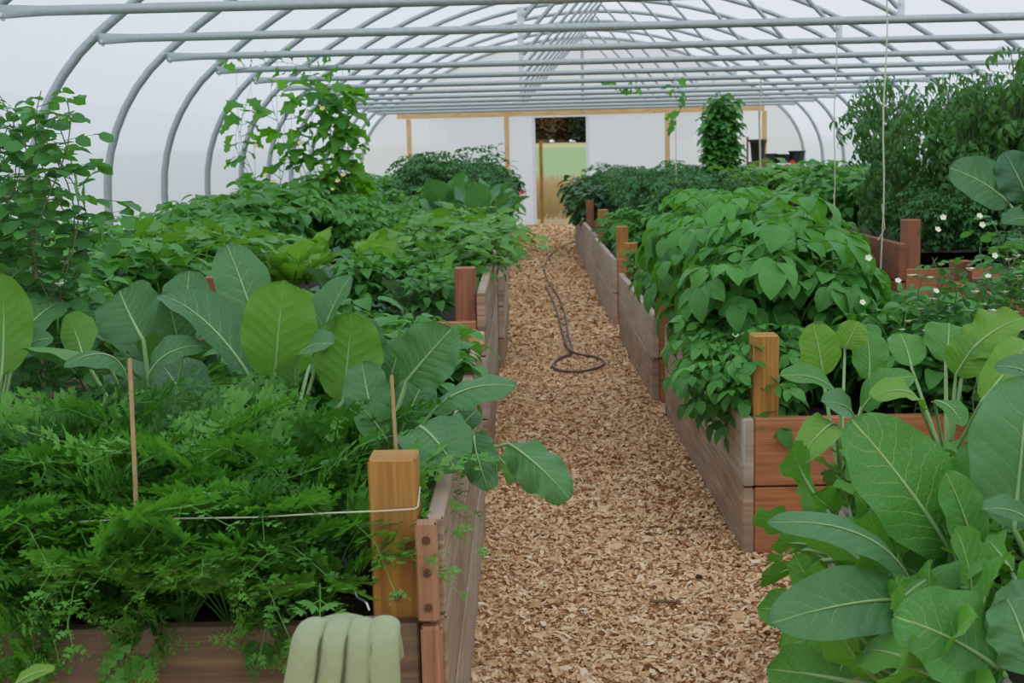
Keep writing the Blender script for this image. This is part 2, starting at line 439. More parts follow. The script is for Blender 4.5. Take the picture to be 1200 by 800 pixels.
def bush(kind_mat, stem_mat, H, Rr, n_st, per, leaf_fn, n_leaf=5, up=.5, droopy=.3, z0=.1, sr=.006, start=.12, lsc=(.8, 1.15)):
    """stems fan out from the base; leaves set along them, facing outwards and up"""
    fo, st = MB(), MB()
    tpls = [leaf_fn() for _ in range(n_leaf)]
    for k in range(n_st):
        az = k * 2.399 + R.uniform(-.3, .3)
        rr = Rr * math.sqrt((k + .5) / n_st) * R.uniform(.75, 1.05)
        hh = H * R.uniform(.82, 1.04) * (1 - .35 * (rr / Rr) ** 2.5)
        s = np.linspace(0, 1, 8); lean = rr * (s ** 1.3)
        wob = R.uniform(-.03, .03, 2)
        P = np.stack([np.cos(az) * lean + wob[0] * np.sin(s * 5), np.sin(az) * lean + wob[1] * np.sin(s * 4), hh * np.sin(s * PI / 2) ** .9 - droopy * rr * np.clip(s - .6, 0, 1) ** 2], 1)
        tube(st, P, np.linspace(sr, sr * .45, 8), 5, R.uniform())
        for q in range(per):
            t = start + (1 - start) * (q + R.uniform(.1, .9)) / per
            i = min(6, int(t * 7)); p = P[i] + (P[i + 1] - P[i]) * (t * 7 - i)
            a = q * 2.4 + k + R.uniform(-.4, .4)
            dr = unit(a, R.uniform(-.15, .6)) + np.array([np.cos(az), np.sin(az), 0]) * .55 * (rr / Rr) + np.array([0, 0, up * (t - .35)])
            tp = tpls[R.randint(n_leaf)]
            sc = R.uniform(*lsc) * (1.0 if t < .85 else .75)
            fo.add(*xf(tp, orient(dr, (0, 0, 1), R.uniform(-.35, .35)), p, sc, np.clip(.25 + .5 * t + R.uniform(-.25, .25), 0, 1)))
    return [('foliage', fo.mesh('foliage', kind_mat)), ('stem', st.mesh('stems', stem_mat))]

def lf_potato(): return compound(.20, 3, .075, .048, p_ovate, .7, .5, 1.15, tint=R.uniform(), terminal=1.35)
def lf_potato_big(): return compound(.27, 3, .128, .088, p_ovate, .95, .75, 1.1, tint=R.uniform(), terminal=1.3, nv=5)
def lf_tomato(): return compound(.19, 3, .095, .030, p_lance, 1.5, 1.4, 1.0, tint=R.uniform(), tooth=.25, nv=5, jit=.3)
def lf_tomato_far(): return compound(.18, 3, .07, .034, p_lance, .9, .6, 1.0, tint=R.uniform(), tooth=.2)
def lf_bean(): return compound(.13, 1, .085, .068, p_heart, .5, .5, 1.25, tint=R.uniform(), terminal=1.1, grow=1)
def lf_pea(): return compound(.09, 2, .042, .03, p_ellip, .2, .2, 1.1, tint=R.uniform(), terminal=.01, grow=.9)
def single(L, Wd, prof, pet, nu=3, nv=7, **kw):
    mb = MB(); t = R.uniform()
    b = blade(L, Wd, prof, nu, nv, tint=t, **kw)
    dz = pet * .15
    P = [np.array([0, pet * s, dz * math.sin(s * PI / 2)]) for s in np.linspace(0, 1, 4)]
    tube(mb, P, np.linspace(.0035, .0022, 4) * (L / .16), 4, 1.0)
    mb.add(*xf(b, rotm('X', R.uniform(-.5, .0)), (0, pet, dz)))
    return mb.tpl()
def lf_squash(): return single(.16, .17, p_lobe, .12, cup=.15, droop=.7, ruf=.04, nruf=3)
def lf_vine(): return single(.12, .12, p_lobe, .05, cup=.1, droop=.9, ruf=.04, nruf=2)
def lf_egg(): return single(.19, .11, p_ovate, .05, cup=.2, droop=1.0, ruf=.04, nruf=3)
def lf_pepper(): return single(.11, .045, p_ovate, .03, cup=.3, droop=.6)

def rosette(mat, stem_mat, n, L, Wd, prof, pet, el=(.5, 1.35), droop=(.3, .9), cup=.25, ruf=.05, nruf=3, nu=4, nv=9, tooth=0, midr=True, stemh=0.0):
    fo, st = MB(), MB()
    for i in range(n):
        az = i * 2.399 + R.uniform(-.25, .25); f = i / n
        e = el[1] + (el[0] - el[1]) * f + R.uniform(-.12, .12)
        sc = R.uniform(.8, 1.1) * (.7 + .3 * math.sin(PI * min(1, f + .25)))
        dr = unit(az, e)
        side_up = -unit(az, 0) * math.sin(e) + np.array([0, 0, math.cos(e)])
        p0 = np.array([0, 0, stemh * (1 - f) + .01]); pl = pet * sc * R.uniform(.8, 1.2)
        p1 = p0 + dr * pl
        Rm = orient(dr, side_up, R.uniform(-.3, .3))
        b = blade(L * sc, Wd * sc, prof, nu, nv, cup, R.uniform(*droop), ruf, nruf, tint=R.uniform(), tooth=tooth)
        fo.add(*xf(b, Rm, p1))
        P = [p0 + dr * pl * s for s in (0, .5, 1)]
        if midr:
            c = b[0].reshape(nv + 1, 2 * nu + 1, 3)[:int(nv * .75), nu]
            P = P[:2] + list(c @ Rm.T + p1)
        tube(st, P, np.linspace(.0075, .0015, len(P)) * (L / .25 + .3), 5, R.uniform())
    if stemh: tube(st, [(0, 0, -.02), (0, 0, stemh)], .014, 7)
    return [('foliage', fo.mesh('leaves', mat)), ('stem', st.mesh('stalks', stem_mat))]

def flower_mesh(mat, r=.02, n=5, name='blossom'):
    mb = MB()
    for i in range(n):
        b = blade(r, r * .9, p_round, 1, 3, .4, -.3, tint=.5)
        mb.add(*xf(b, orient(unit(i * 2 * PI / n, .45))))
    return mb.mesh(name, mat)

def proto_vine(H, spread, nleaf, leaf_fn, mat, nst=3, flower=None, nfl=0, pods=0, lsc=(.7, 1.1), kinks=.05, sr=.003, hug=.5):
    fo, st = MB(), MB(); fls = []; pds = []
    tp = [leaf_fn() for _ in range(5)]
    for k in range(nst):
        x0, y0 = R.uniform(-spread, spread), R.uniform(-spread * .4, spread * .4)
        s = np.linspace(0, 1, 16)
        ph = R.uniform(0, 6, 2)
        hh = H * R.uniform(.8, 1)
        P = np.stack([x0 + kinks * np.sin(s * 9 + ph[0]), y0 + kinks * np.cos(s * 8 + ph[1]), s * hh], 1)
        tube(st, P, np.linspace(sr, sr * .6, 16), 4)
        for q in range(nleaf):
            t = (q + R.uniform(0, 1)) / nleaf; i = min(14, int(t * 15)); p = P[i] + (P[i + 1] - P[i]) * (t * 15 - i)
            a = R.uniform(0, 6.28)
            fo.add(*xf(tp[R.randint(5)], orient(unit(a, R.uniform(-.2, .6)), (0, 0, 1), R.uniform(-.5, .5)), p, R.uniform(*lsc), R.uniform()))
        for q in range(nfl):
            t = R.uniform(.3, 1); i = min(14, int(t * 15)); p = P[i] + unit(R.uniform(0, 6.28), .2) * .05
            tube(st, [P[i], (P[i] + p) / 2 + np.array([0, 0, .01]), p], .0012, 3)
            fls.append(p)
        for q in range(pods):
            t = R.uniform(.4, .9); i = int(t * 15); p = P[i] + unit(R.uniform(0, 6.28), 0) * .05
            pds.append(p)
            tube(st, [P[i], p], .001, 3)
    res = [('foliage', fo.mesh('vine_leaves', mat)), ('stem', st.mesh('vine_stems', STEM_D))]
    if fls:
        me = flower_mesh(flower or PETAL, .02, 4); res += [('flower', me, p) for p in fls]
    if pds:
        mb = MB(); tube(mb, [(0, 0, 0), (.004, 0, -.03), (0, 0.004, -.075)], [.002, .009, .002], 6, flat=.45); me = mb.mesh('pod', POD); res += [('pod', me, p) for p in pds]
    return res

print('prototypes')
PR = {}
PR['carrot'] = [proto_carrot(R.randint(8, 11), R.uniform(.40, .47)) for _ in range(5)]
PR['potato'] = [bush(G['potato'], STEM, .78, .38, 13, 9, lf_potato_big, 6, .5, .4, lsc=(.7, 1.1)) for _ in range(3)]
PR['potato_small'] = [bush(G['potato'], STEM, .42, .25, 9, 7, lf_potato, 5, .4, .3, lsc=(.7, 1.05), sr=.004) for _ in range(3)]
PR['tomato'] = [bush(G['tomato'], STEM_D, 1.3, .36, 10, 13, lf_tomato, 6, .3, .0, lsc=(.7, 1.15)) for _ in range(3)]
PR['tomato_far'] = [bush(G['tomato_dark'], STEM_D, .8, .36, 14, 11, lf_tomato_far, 5, .3, .2) for _ in range(3)]
PR['bean'] = [bush(G['bean'], STEM, .45, .28, 10, 7, lf_bean, 5, .4, .3, lsc=(.8, 1.2)) for _ in range(3)]
PR['squash'] = [bush(G['squash'], STEM, .36, .32, 9, 5, lf_squash, 5, .5, .3, lsc=(.7, 1.15), start=.3) for _ in range(3)]
PR['eggplant'] = [bush(G['eggplant'], STEM_D, .6, .28, 8, 8, lf_egg, 4, .3, .2) for _ in range(2)]
PR['pepper'] = [bush(G['tomato_dark'], STEM_D, .75, .2, 7, 14, lf_pepper, 4, .8, .1) for _ in range(2)]
PR['collard'] = [rosette(G['collard'], PALE, 11, .28, .2, p_obov, .14, (.35, 1.3), (.2, .9), .2, .04) for _ in range(2)]
PR['collard_light'] = [rosette(G['collard_light'], PALE, 10, .26, .19, p_obov, .14, (.5, 1.35), (.2, .8), .2, .05) for _ in range(2)]
PR['turnip'] = [rosette(G['turnip'], PALE, 13, .19, .115, p_lyrate if i % 2 else p_obov, .12, (.3, 1.3), (.3, 1.1), .18, .07, 3, 4, 10, .04) for i in range(4)]
PR['kale'] = [rosette(G['kale'], PALE, 14, .22, .15, p_obov, .1, (.1, 1.25), (.3, 1.0), .25, .09, 4, 4, 10, .06) for _ in range(3)]
PR['lettuce'] = [rosette(G['lettuce'], STEM, 13, .22, .15, p_obov, .03, (.5, 1.4), (.1, .7), .3, .08, 4, 4, 9, .03) for _ in range(3)]
PR['chard'] = [rosette(G['chard'], PALE, 11, .38, .2, p_obov, .14, (.7, 1.4), (.1, .7), .25, .06) for _ in range(3)]
PR['pea'] = [proto_vine(.75, .12, 16, lf_pea, G['pea'], 6, PETAL, 3, 1, lsc=(.8, 1.3)) for _ in range(3)]
PR['pea_tall'] = [proto_vine(1.1, .12, 24, lf_pea, G['pea'], 6, PETAL, 1, 2, lsc=(1.0, 1.6)) for _ in range(2)]
PR['column'] = [proto_vine(1.6, .17, 70, lf_vine, G['bean'], 8, lsc=(.8, 1.3))]

def put(kind, x, y, z, label, group=None, cat='plant', name=None, s=1.0, rz=None, v=None, tilt=None):
    ps = PR[kind]; parts = ps[(v if v is not None else R.randint(len(ps)))]
    nm = name or {'collard_light': 'collard_plant', 'pea_tall': 'pea_vine', 'pea': 'pea_vine', 'tomato_far': 'tomato_plant', 'potato_small': 'potato_plant', 'column': 'climbing_bean'}.get(kind, kind + '_plant')
    t = thing(nm, label, cat, (x, y, z), R.uniform(0, 6.28) if rz is None else rz, group)
    if tilt: t.rotation_euler = (tilt[0], tilt[1], t.rotation_euler[2])
    t.scale = (s, s, s)
    for q in parts: link(q[0], q[1], t, q[2] if len(q) > 2 else None)
    return t

# ================================================================== the greenhouse shell
XC = 1.163; ZT = 2.139; HALF = 3.69
def hoop_profile(off=0.0, n1=7, n2=13):
    r1 = 1.363 - off; R2 = 5.91 - off
    pts = [(4.236 - off, -.05), (4.236 - off, .55), (4.236 - off, 1.12)]
    a1 = math.radians(50.8)
    for i in range(1, n1 + 1):
        a = a1 * i / n1; pts.append((2.873 + r1 * math.cos(a), 1.12 + r1 * math.sin(a)))
    for i in range(1, n2 + 1):
        a = a1 + (PI / 2 - a1) * i / n2
        pts.append((R2 * math.cos(a), -2.402 + R2 * math.sin(a)))
    full = [(XC + x, z) for x, z in pts] + [(XC - x, z) for x, z in pts[:-1][::-1]]
    return full
def YK(k): return (k + 4.19) * 1.522 + .1
YEND = YK(12); YFRONT = YK(-6)

# milky poly film
def film_mat(name, tint, transp=.1):
    m, nt = new_mat(name)
    tc = N(nt, 'ShaderNodeTexCoord')
    n1 = noise(nt, mapping(nt, tc.outputs['Object'], (.6, .35, .8)), 1.2, 3)
    n2 = noise(nt, mapping(nt, tc.outputs['Object'], (1, 5, 1)), 1.0, 3)
    col = mix(nt, M_(nt, 'MULTIPLY', n1, .5), tint, tuple(x * .9 for x in tint))
    t = N(nt, 'ShaderNodeBsdfTranslucent'); nt.links.new(col, t.inputs['Color'])
    d = N(nt, 'ShaderNodeBsdfPrincipled'); nt.links.new(col, d.inputs['Base Color']); d.inputs['Roughness'].default_value = .35
    tr = N(nt, 'ShaderNodeBsdfTransparent')
    bp = bump(nt, M_(nt, 'ADD', n1, n2), .25, .05)
    nt.links.new(bp, t.inputs['Normal']); nt.links.new(bp, d.inputs['Normal'])
    a = N(nt, 'ShaderNodeMixShader'); a.inputs[0].default_value = .16
    nt.links.new(t.outputs[0], a.inputs[1]); nt.links.new(d.outputs[0], a.inputs[2])
    b = N(nt, 'ShaderNodeMixShader'); b.inputs[0].default_value = transp
    nt.links.new(a.outputs[0], b.inputs[1]); nt.links.new(tr.outputs[0], b.inputs[2])
    out(nt, b.outputs[0]); return m
FILM = film_mat('milky_poly_film', (.74, .825, .97), .14)
FILM_END = film_mat('milky_end_wall_film', (.92, .955, 1.0), .12)

def film(name, prof):
    mb = MB(); ys = np.arange(YFRONT, YEND + .01, (YEND - YFRONT) / 72)
    n = len(prof)
    V = np.array([(x, y, z) for y in ys for x, z in prof])
    i, j = np.meshgrid(np.arange(len(ys) - 1), np.arange(n - 1), indexing='ij')
    Fc = np.stack([i * n + j, i * n + j + 1, (i + 1) * n + j + 1, (i + 1) * n + j], -1).reshape(-1, 4)
    mb.add(V, Fc); o = link(name, mb.mesh(name, FILM)); tag(o, kind='structure'); return o
pf = hoop_profile(-.035)
film('wall_right', pf[:7]); film('ceiling', pf[6:-6]); film('wall_left', pf[-7:])

DX0, DX1, DZ = .27, 1.24, 2.04      # doorway in the far wall
def end_wall(name, y, door):
    mb = MB()
    xs = sorted(set([XC + 4.27 * math.sin(a) for a in np.linspace(-PI / 2, PI / 2, 41)] + ([DX0, DX1] if door else [])))
    def top(x):
        d = abs(x - XC)
        if d > 3.735: return 1.12 + math.sqrt(max(0, 1.4 ** 2 - (d - 2.873) ** 2))
        return -2.402 + math.sqrt(5.945 ** 2 - d * d)
    for a, b in zip(xs[:-1], xs[1:]):
        lo = DZ if (door and a >= DX0 - 1e-4 and b <= DX1 + 1e-4) else 0.0
        k = 6
        V = []; Fc = []
        for x in (a, b):
            for t in np.linspace(0, 1, k): V.append((x, y + (.012 * math.sin(x * 9 + t * 4)), lo + (top(x) - lo) * t))
        for q in range(k - 1): Fc.append([q, k + q, k + q + 1, q + 1])
        mb.add(V, Fc)
    o = link(name, mb.mesh(name, FILM_END, True)); tag(o, kind='structure')
end_wall('wall_back', YEND, True); end_wall('wall_front', YFRONT, False)

# hoops with their collar tubes, braces and clamps: each bay's truss is one bolted thing
ORD = {0: 'nearest in view, crossing the top left corner', 1: 'second', 2: 'third', 3: 'fourth, above the climbing vine', 4: 'fifth', 5: 'sixth', 6: 'seventh', 7: 'eighth', 8: 'ninth', 9: 'tenth', 10: 'eleventh', 11: 'last before the end wall', 12: 'set against the white end wall'}
def arc_z(x):
    d = abs(x - XC); return -2.402 + math.sqrt(5.89 ** 2 - d * d)
me_cache = {}
def truss(k):
    y = YK(k)
    nm = ORD.get(k, 'behind the viewer')
    lab = 'galvanized steel hoop truss, ' + nm + ('' if k in (0, 12) or k > 10 else ' from the viewer')
    t = thing('hoop_truss', lab, 'frame', (XC, y, 0), 0, 'hoop trusses of the greenhouse')
    if not me_cache:
        mb = MB(); tube(mb, [(x - XC, 0, z) for x, z in hoop_profile(.0)], .030, 12); me_cache['hoop'] = mb.mesh('hoop', GALV)
        mb = MB()
        xs = [-HALF - .03, -HALF + .02, -HALF + .1, -HALF + .2] + list(np.linspace(-HALF + .5, HALF - .5, 8)) + [HALF - .2, HALF - .1, HALF - .02, HALF + .03]
        P = np.array([(x, -.045, ZT) for x in xs]); k_ = len(P); rr = np.full(k_, .026)
        tube(mb, P, rr, 10, caps=True)
        V = mb.V[0]                      # flatten the two crimped ends
        d = np.clip((np.abs(V[:, 0]) - (HALF - .17)) / .14, 0, 1)
        V[:, 1] = -.045 + (V[:, 1] + .045) * (1 - .78 * d); V[:, 2] = ZT + (V[:, 2] - ZT) * (1 + .35 * d)
        me_cache['cross_tube'] = mb.mesh('cross_tube', GALV)
        for sd in (-1, 1):
            mb = MB()
            tube(mb, [(.02 * sd, -.03, arc_z(XC) - .06), (sd * 1.13, -.035, ZT + .07)], .016, 8)
            me_cache['brace%d' % sd] = mb.mesh('brace', GALV)
            mb = MB(); a = math.radians(51) * sd
            cx, cz = sd * 3.735, 2.176
            Pq = [(cx - sd * .02, 0, cz + .016), (cx + sd * .02, 0, cz - .016)]
            tube(mb, Pq, .03, 10); box(mb, (cx - sd * .035, -.03, cz - .045), (.022, .012, .07), 2); tube(mb, [(cx - sd * .035, -.055, cz - .05), (cx - sd * .035, -.015, cz - .05)], .01, 6, caps=True)
            me_cache['clamp%d' % sd] = mb.mesh('clamp', ZINC)
            mb = MB(); box(mb, (sd * 1.15, -.035, ZT + .055), (.045, .008, .15), 2); 
            for dz in (.02, .09): tube(mb, [(sd * 1.15, -.05, ZT + dz), (sd * 1.15, -.03, ZT + dz)], .009, 6, caps=True)
            me_cache['plate%d' % sd] = mb.mesh('bracket_plate', ZINC)
        mb = MB(); tube(mb, [(0, -.075, ZT), (0, -.06, ZT)], .02, 8)
    link('hoop', me_cache['hoop'], t)
    if k > 11: return
    link('cross_tube', me_cache['cross_tube'], t)
    for sd in (-1, 1):
        link('brace', me_cache['brace%d' % sd], t); link('clamp', me_cache['clamp%d' % sd], t); link('bracket_plate', me_cache['plate%d' % sd], t)
for k in range(-1, 13): truss(k)
def one(name, mb, m, label, cat, group=None, smooth=True):
    o = link(name, mb.mesh(name, m, smooth)); tag(o, label, cat, group); return o
mb = MB(); tube(mb, [(XC, YFRONT + .1, 3.44), (XC, YEND - .05, 3.44)], .017, 8)
one('ridge_pipe', mb, GALV, 'long galvanized ridge pipe running under the hoop peaks', 'pipe')
for sd, nm in ((-1, 'left'), (1, 'right')):
    mb = MB(); tube(mb, [(XC + sd * 4.18, YFRONT + .1, .62), (XC + sd * 4.18, YEND - .05, .62)], .015, 8)
mb = MB(); tube(mb, [(XC + .02, YEND - .12, 2.12), (XC + .02, YEND - .12, 3.40)], .03, 8)
one('king_post', mb, GALV, 'steel post rising from the door header to the ridge', 'post')

# far wall timber
def board(name, p0, p1, wd, th, m, up=(0, 0, 1), parent=None, bev=.004):
    """board from p0 to p1 (centre line), wd along `up`, th across"""
    p0 = np.array(p0, float); p1 = np.array(p1, float); L = np.linalg.norm(p1 - p0)
    Mx = orient(p1 - p0, up)
    mb = MB(); box(mb, (0, 0, 0), (th, L, wd), 1, None, bev)
    V = mb.V[0] @ Mx.T; c = (p0 + p1) / 2
    mb.V[0] = V
    o = link(name, mb.mesh(name, m, False), parent)
    o.location = [float(v) for v in c] if parent is None else [float(a - b) for a, b in zip(c, parent.location)]
    return o
yw = YEND - .09
tag(board('door_header', (-2.35, yw, 2.13), (4.62, yw, 2.13), .12, .05, W['pine']), 'long yellow pine header beam across the far white wall', 'beam')
for i, (x, lb) in enumerate([(-2.13, 'pale pine stud at the far left of the end wall'), (-.27, 'yellow pine stud left of the open doorway'), (2.78, 'yellow pine stud right of the doorway between white panels'), (4.62, 'thin pine stud right of the climbing bean column')]):
    tag(board('wall_stud', (x, yw, 0), (x, yw, 2.065), .09, .05, W['pine'], up=(1, 0, 0)), lb, 'stud')
tag(board('trim_1', (DX0 - .03, YEND - .05, 0), (DX0 - .03, YEND - .05, DZ), .06, .03, simple_mat('white_trim', (.8, .8, .82)), up=(1, 0, 0)), kind='structure')
tag(board('trim_2', (DX1 + .03, YEND - .05, 0), (DX1 + .03, YEND - .05, DZ), .06, .03, bpy.data.materials['white_trim'], up=(1, 0, 0)), kind='structure')
PANEL = film_mat('twinwall_panel', (.94, .97, 1.0), .3)
def panel(x0, x1, label):
    mb = MB(); n = int((x1 - x0) / .04)
    xs = np.linspace(x0, x1, n + 1); V = []; Fc = []
    for i, x in enumerate(xs):
        y = yw + .055 + (.006 if i % 2 else 0)
        V += [(x, y, .05), (x, y, 2.06)]
    for i in range(n): Fc.append([2 * i, 2 * i + 2, 2 * i + 3, 2 * i + 1])
    mb.add(V, Fc); one('plastic_panel', mb, PANEL, label, 'panel')
panel(-1.75, .2, 'white ribbed plastic panel left of the doorway'); panel(1.3, 2.72, 'white ribbed plastic panel right of the doorway')

# ================================================================== ground
def ground_mat():
    m, nt = new_mat('chip_covered_ground')
    tc = N(nt, 'ShaderNodeTexCoord'); o = tc.outputs['Object']
    vo = N(nt, 'ShaderNodeTexVoronoi'); vo.inputs['Scale'].default_value = 60; nt.links.new(mapping(nt, o, (1, 1.6, 1)), vo.inputs['Vector'])
    sp = N(nt, 'ShaderNodeSeparateXYZ'); nt.links.new(vo.outputs['Color'], sp.inputs[0])
    col = ramp(nt, sp.outputs[0], [(0, s2l(160, 116, 76)), (.4, s2l(208, 162, 112)), (1, s2l(236, 200, 150))])
    b = N(nt, 'ShaderNodeBsdfPrincipled'); nt.links.new(col, b.inputs['Base Color']); b.inputs['Roughness'].default_value = .85
    nt.links.new(bump(nt, M_(nt, 'SUBTRACT', 1.0, vo.outputs['Distance']), .8, .01), b.inputs['Normal'])
    out(nt, b.outputs[0]); return m
mb = MB(); mb.add([(-3.12, YFRONT, 0), (5.45, YFRONT, 0), (5.45, YEND, 0), (-3.12, YEND, 0)], [[0, 1, 2, 3]])
tag(link('floor', mb.mesh('floor', ground_mat())), kind='structure')
# loose wood chips along the path
def chips(n, x0, x1, y0, y1, smin, smax):
    x = R.uniform(x0, x1, n); y = y0 + (y1 - y0) * R.uniform(0, 1, n) ** 1.25; s = R.uniform(smin, smax, n) * (1 + y * .03)
    z = R.uniform(.003, .018, n); az = R.uniform(0, PI, n) ; el = R.normal(0, .33, n); ro = R.normal(0, .45, n); w = s * R.uniform(.25, .55, n)
    c, sn = np.cos(az), np.sin(az)
    D = np.stack([c * np.cos(el), sn * np.cos(el), np.sin(el)], 1); S = np.stack([-sn * np.cos(ro), c * np.cos(ro), np.sin(ro)], 1)
    C0 = np.stack([x, y, z], 1); Nn = np.cross(D, S); k = R.uniform(.05, .3, n)[:, None]
    a = D * s[:, None] / 2; b = S * w[:, None] / 2; bow = Nn * (s * R.normal(0, .12, n))[:, None]
    q = [C0 - a - b * (1 - k), C0 - b + bow, C0 + a * .95 - b * (1 - 2 * k), C0 + a + b * (1 - k), C0 + b + bow, C0 - a * .95 + b * .8]
    V = np.stack(q, 1).reshape(-1, 3)
    i = np.arange(n)[:, None] * 6
    Fc = np.concatenate([i + np.array([[0, 1, 4, 5]]), i + np.array([[1, 2, 3, 4]])], 0)
    T = np.repeat(np.clip(R.beta(2.2, 1.8, n), 0, 1), 6)
    return V, Fc, T
m, nt = new_mat('wood_chip')
a_ = N(nt, 'ShaderNodeAttribute'); a_.attribute_name = 'tint'; tc = N(nt, 'ShaderNodeTexCoord')
cc = ramp(nt, a_.outputs['Fac'], [(0, s2l(136, 96, 64)), (.2, s2l(200, 152, 104)), (.6, s2l(230, 188, 138)), (1, s2l(248, 224, 184))])
cc = mix(nt, M_(nt, 'MULTIPLY', noise(nt, mapping(nt, tc.outputs['Object'], (400, 60, 60)), 1, 2), .35), cc, s2l(150, 98, 58))
b = N(nt, 'ShaderNodeBsdfPrincipled'); nt.links.new(cc, b.inputs['Base Color']); b.inputs['Roughness'].default_value = .8
out(nt, b.outputs[0]); CHIP = m
mb = MB()
for args in ((60000, -.16, .74, 2.1, 9.5, .010, .028), (16000, -.16, .9, 9, 24.6, .02, .045), (700, .0, .7, 2.3, 9, .035, .06), (9000, .74, 1.9, 3.44, 4.27, .012, .032), (2500, -1.3, -.17, 4.8, 5.34, .012, .03)):
    V, Fc, T = chips(*args); mb.add(V, Fc, None, T)
o = link('wood_chips', mb.mesh('wood_chips', CHIP, False)); tag(o, 'pale orange wood chips covering the path between the beds', 'wood chips', kind='stuff')
# bits lying on the chips
mb = MB(); p = at(776, 692, 3.77); box(mb, (p[0], p[1], .028), (.075, .016, .006), 0, rotm('Z', -.12), .002)
one('bark_sliver', mb, simple_mat('grey_bark', s2l(120, 94, 72), .9, s2l(90, 70, 54), 60), 'thin brown bark sliver lying on the path chips', 'bark')
mb = MB(); p = at(819, 669, 3.98); tube(mb, [(p[0] - .009, p[1], .026), (p[0] - .004, p[1], .033), (p[0] + .006, p[1] + .002, .031), (p[0] + .011, p[1] + .003, .026)], [.004, .008, .007, .003], 6)
one('pebble', mb, simple_mat('dark_pebble', s2l(66, 54, 46), .9), 'small dark clod on the chips beside the right bed', 'clod')

# hose
hp = [(735, 262, .03), (668, 285, .03), (648, 296, .03), (638, 312, .03), (643, 330, .03), (655, 348, .03), (663, 372, .03), (666, 392, .03), (670, 405, .03), (668, 414, .03), (655, 420, .03), (648, 428, .03), (656, 434, .03), (680, 435, .03), (702, 430, .03), (708, 424, .03), (698, 418, .03), (680, 415, .035), (668, 410, .05), (662, 398, .03), (655, 372, .03), (648, 352, .03), (640, 335, .03)]
def gpt(px, py, z):
    r = CM @ np.array([(px - 600) / F, (400 - py) / F, -1.0]); return CP + r * ((z - CAM_H) / r[2])
def smooth(P, n=8):
    P = np.array(P); o = []
    Q = np.concatenate([[2 * P[0] - P[1]], P, [2 * P[-1] - P[-2]]])
    for i in range(1, len(Q) - 2):
        for t in np.linspace(0, 1, n, endpoint=False):
            a, b, c, d = Q[i - 1:i + 3]
            o.append(.5 * ((2 * b) + (c - a) * t + (2 * a - 5 * b + 4 * c - d) * t * t + (3 * b - a - 3 * c + d) * t ** 3))
    o.append(P[-1]); return np.array(o)
mb = MB(); tube(mb, smooth([gpt(*q) for q in hp], 6), .009, 8, caps=True)
one('drip_hose', mb, HOSE, 'brown hose lying looped along the chip path', 'hose')

# ================================================================== raised beds
BH = .235
def bed(label, x0, x1, y0, y1, zt, side='tan', end='cedar', post='golden', soil=-.06, posts=True, pdz=.28, endz=None, inward=1, rows=None, skip=()):
    """planks stacked on edge, corner posts inside"""
    xc, yc = (x0 + x1) / 2, (y0 + y1) / 2
    t = thing('raised_bed', label, 'planter', (xc, yc, 0), 0, 'timber raised beds')
    th = .038; n = max(1, int(round(zt / BH))); h = zt / n
    for sx in (x0 + th / 2, x1 - th / 2):
        for i in range(n):
            o = board('side_board', (sx, y0, h * (i + .5)), (sx, y1, h * (i + .5)), h - .006, th, W[side if i % 2 == 0 or side != 'tan' else 'greytan'], parent=t)
    ez = endz or zt; n2 = max(1, int(round(ez / BH))); h2 = ez / n2
    for sy in (y0 + th / 2 + .004, y1 - th / 2 - .004):
        for i in range(n2):
            board('end_board', (x0 + th + .002, sy, h2 * (i + .5)), (x1 - th - .002, sy, h2 * (i + .5)), h2 - .006, th, W[end], parent=t)
    if posts:
        for ix, px in enumerate((x0 + th + .048, x1 - th - .048)):
            for iy, py in enumerate((y0 + th + .05, y1 - th - .05)):
                if (ix, iy) in skip: continue
                board('corner_post', (px, py, 0), (px, py, zt + pdz * R.uniform(.8, 1.1)), .089, .089, W[post], up=(0, 1, 0), parent=t)
    mb = MB(); zs = zt + soil; k = 14
    xs = np.linspace(x0 + th + .001, x1 - th - .001, k); ys = np.linspace(y0 + th + .006, y1 - th - .006, k)
    V = [(x, y, zs + R.uniform(-.012, .012)) for y in ys for x in xs]
    Fc = [[j * k + i, j * k + i + 1, (j + 1) * k + i + 1, (j + 1) * k + i] for j in range(k - 1) for i in range(k - 1)]
    mb.add(V, Fc); s = link('soil', mb.mesh('soil', SOIL)); tag(s, 'dark soil filling the ' + label, 'soil', kind='stuff')
    return t

XL = -.165                                  # path face of the left beds
# front left bed, built plank by plank: its corner is in full view
L1 = thing('raised_bed', 'front left timber bed holding the carrots, brown weathered front board', 'planter', (-.76, 3.65, 0), 0, 'timber raised beds')
y0, y1 = 2.40, 4.75
for i, zc in enumerate((.125, .37)):
    board('end_board', (-1.5, y0 + .02, zc), (-.222, y0 + .02, zc), .24, .038, W['brown'], parent=L1)
zs_ = [(0, .255, 'greytan'), (.26, .498, 'tan'), (.503, .70, 'tan')]
for za, zb, mm in zs_:
    board('side_board', (XL - .02, y0 + .02, (za + zb) / 2), (XL - .02, y1, (za + zb) / 2), zb - za, .034, W[mm], parent=L1)
    board('side_board', (-1.5, y0 + .02, (za + zb) / 2), (-1.5, y1, (za + zb) / 2), zb - za, .034, W[mm], parent=L1)
board('corner_post', (-.268, y0 + .09, 0), (-.268, y0 + .09, .81), .089, .095, W['golden'], up=(0, 1, 0), parent=L1)
board('corner_post', (-.245, y1 - .08, 0), (-.245, y1 - .08, .66), .07, .07, W['cedar'], up=(0, 1, 0), parent=L1)
board('cap_board', (-.56, y1 - .02, .715), (-.155, y1 - .02, .715), .09, .04, W['pine'], up=(0, 1, 0), parent=L1)
board('end_board', (-1.48, y1 + .02, .58), (-.19, y1 + .02, .58), .235, .038, W['cedar'], parent=L1)
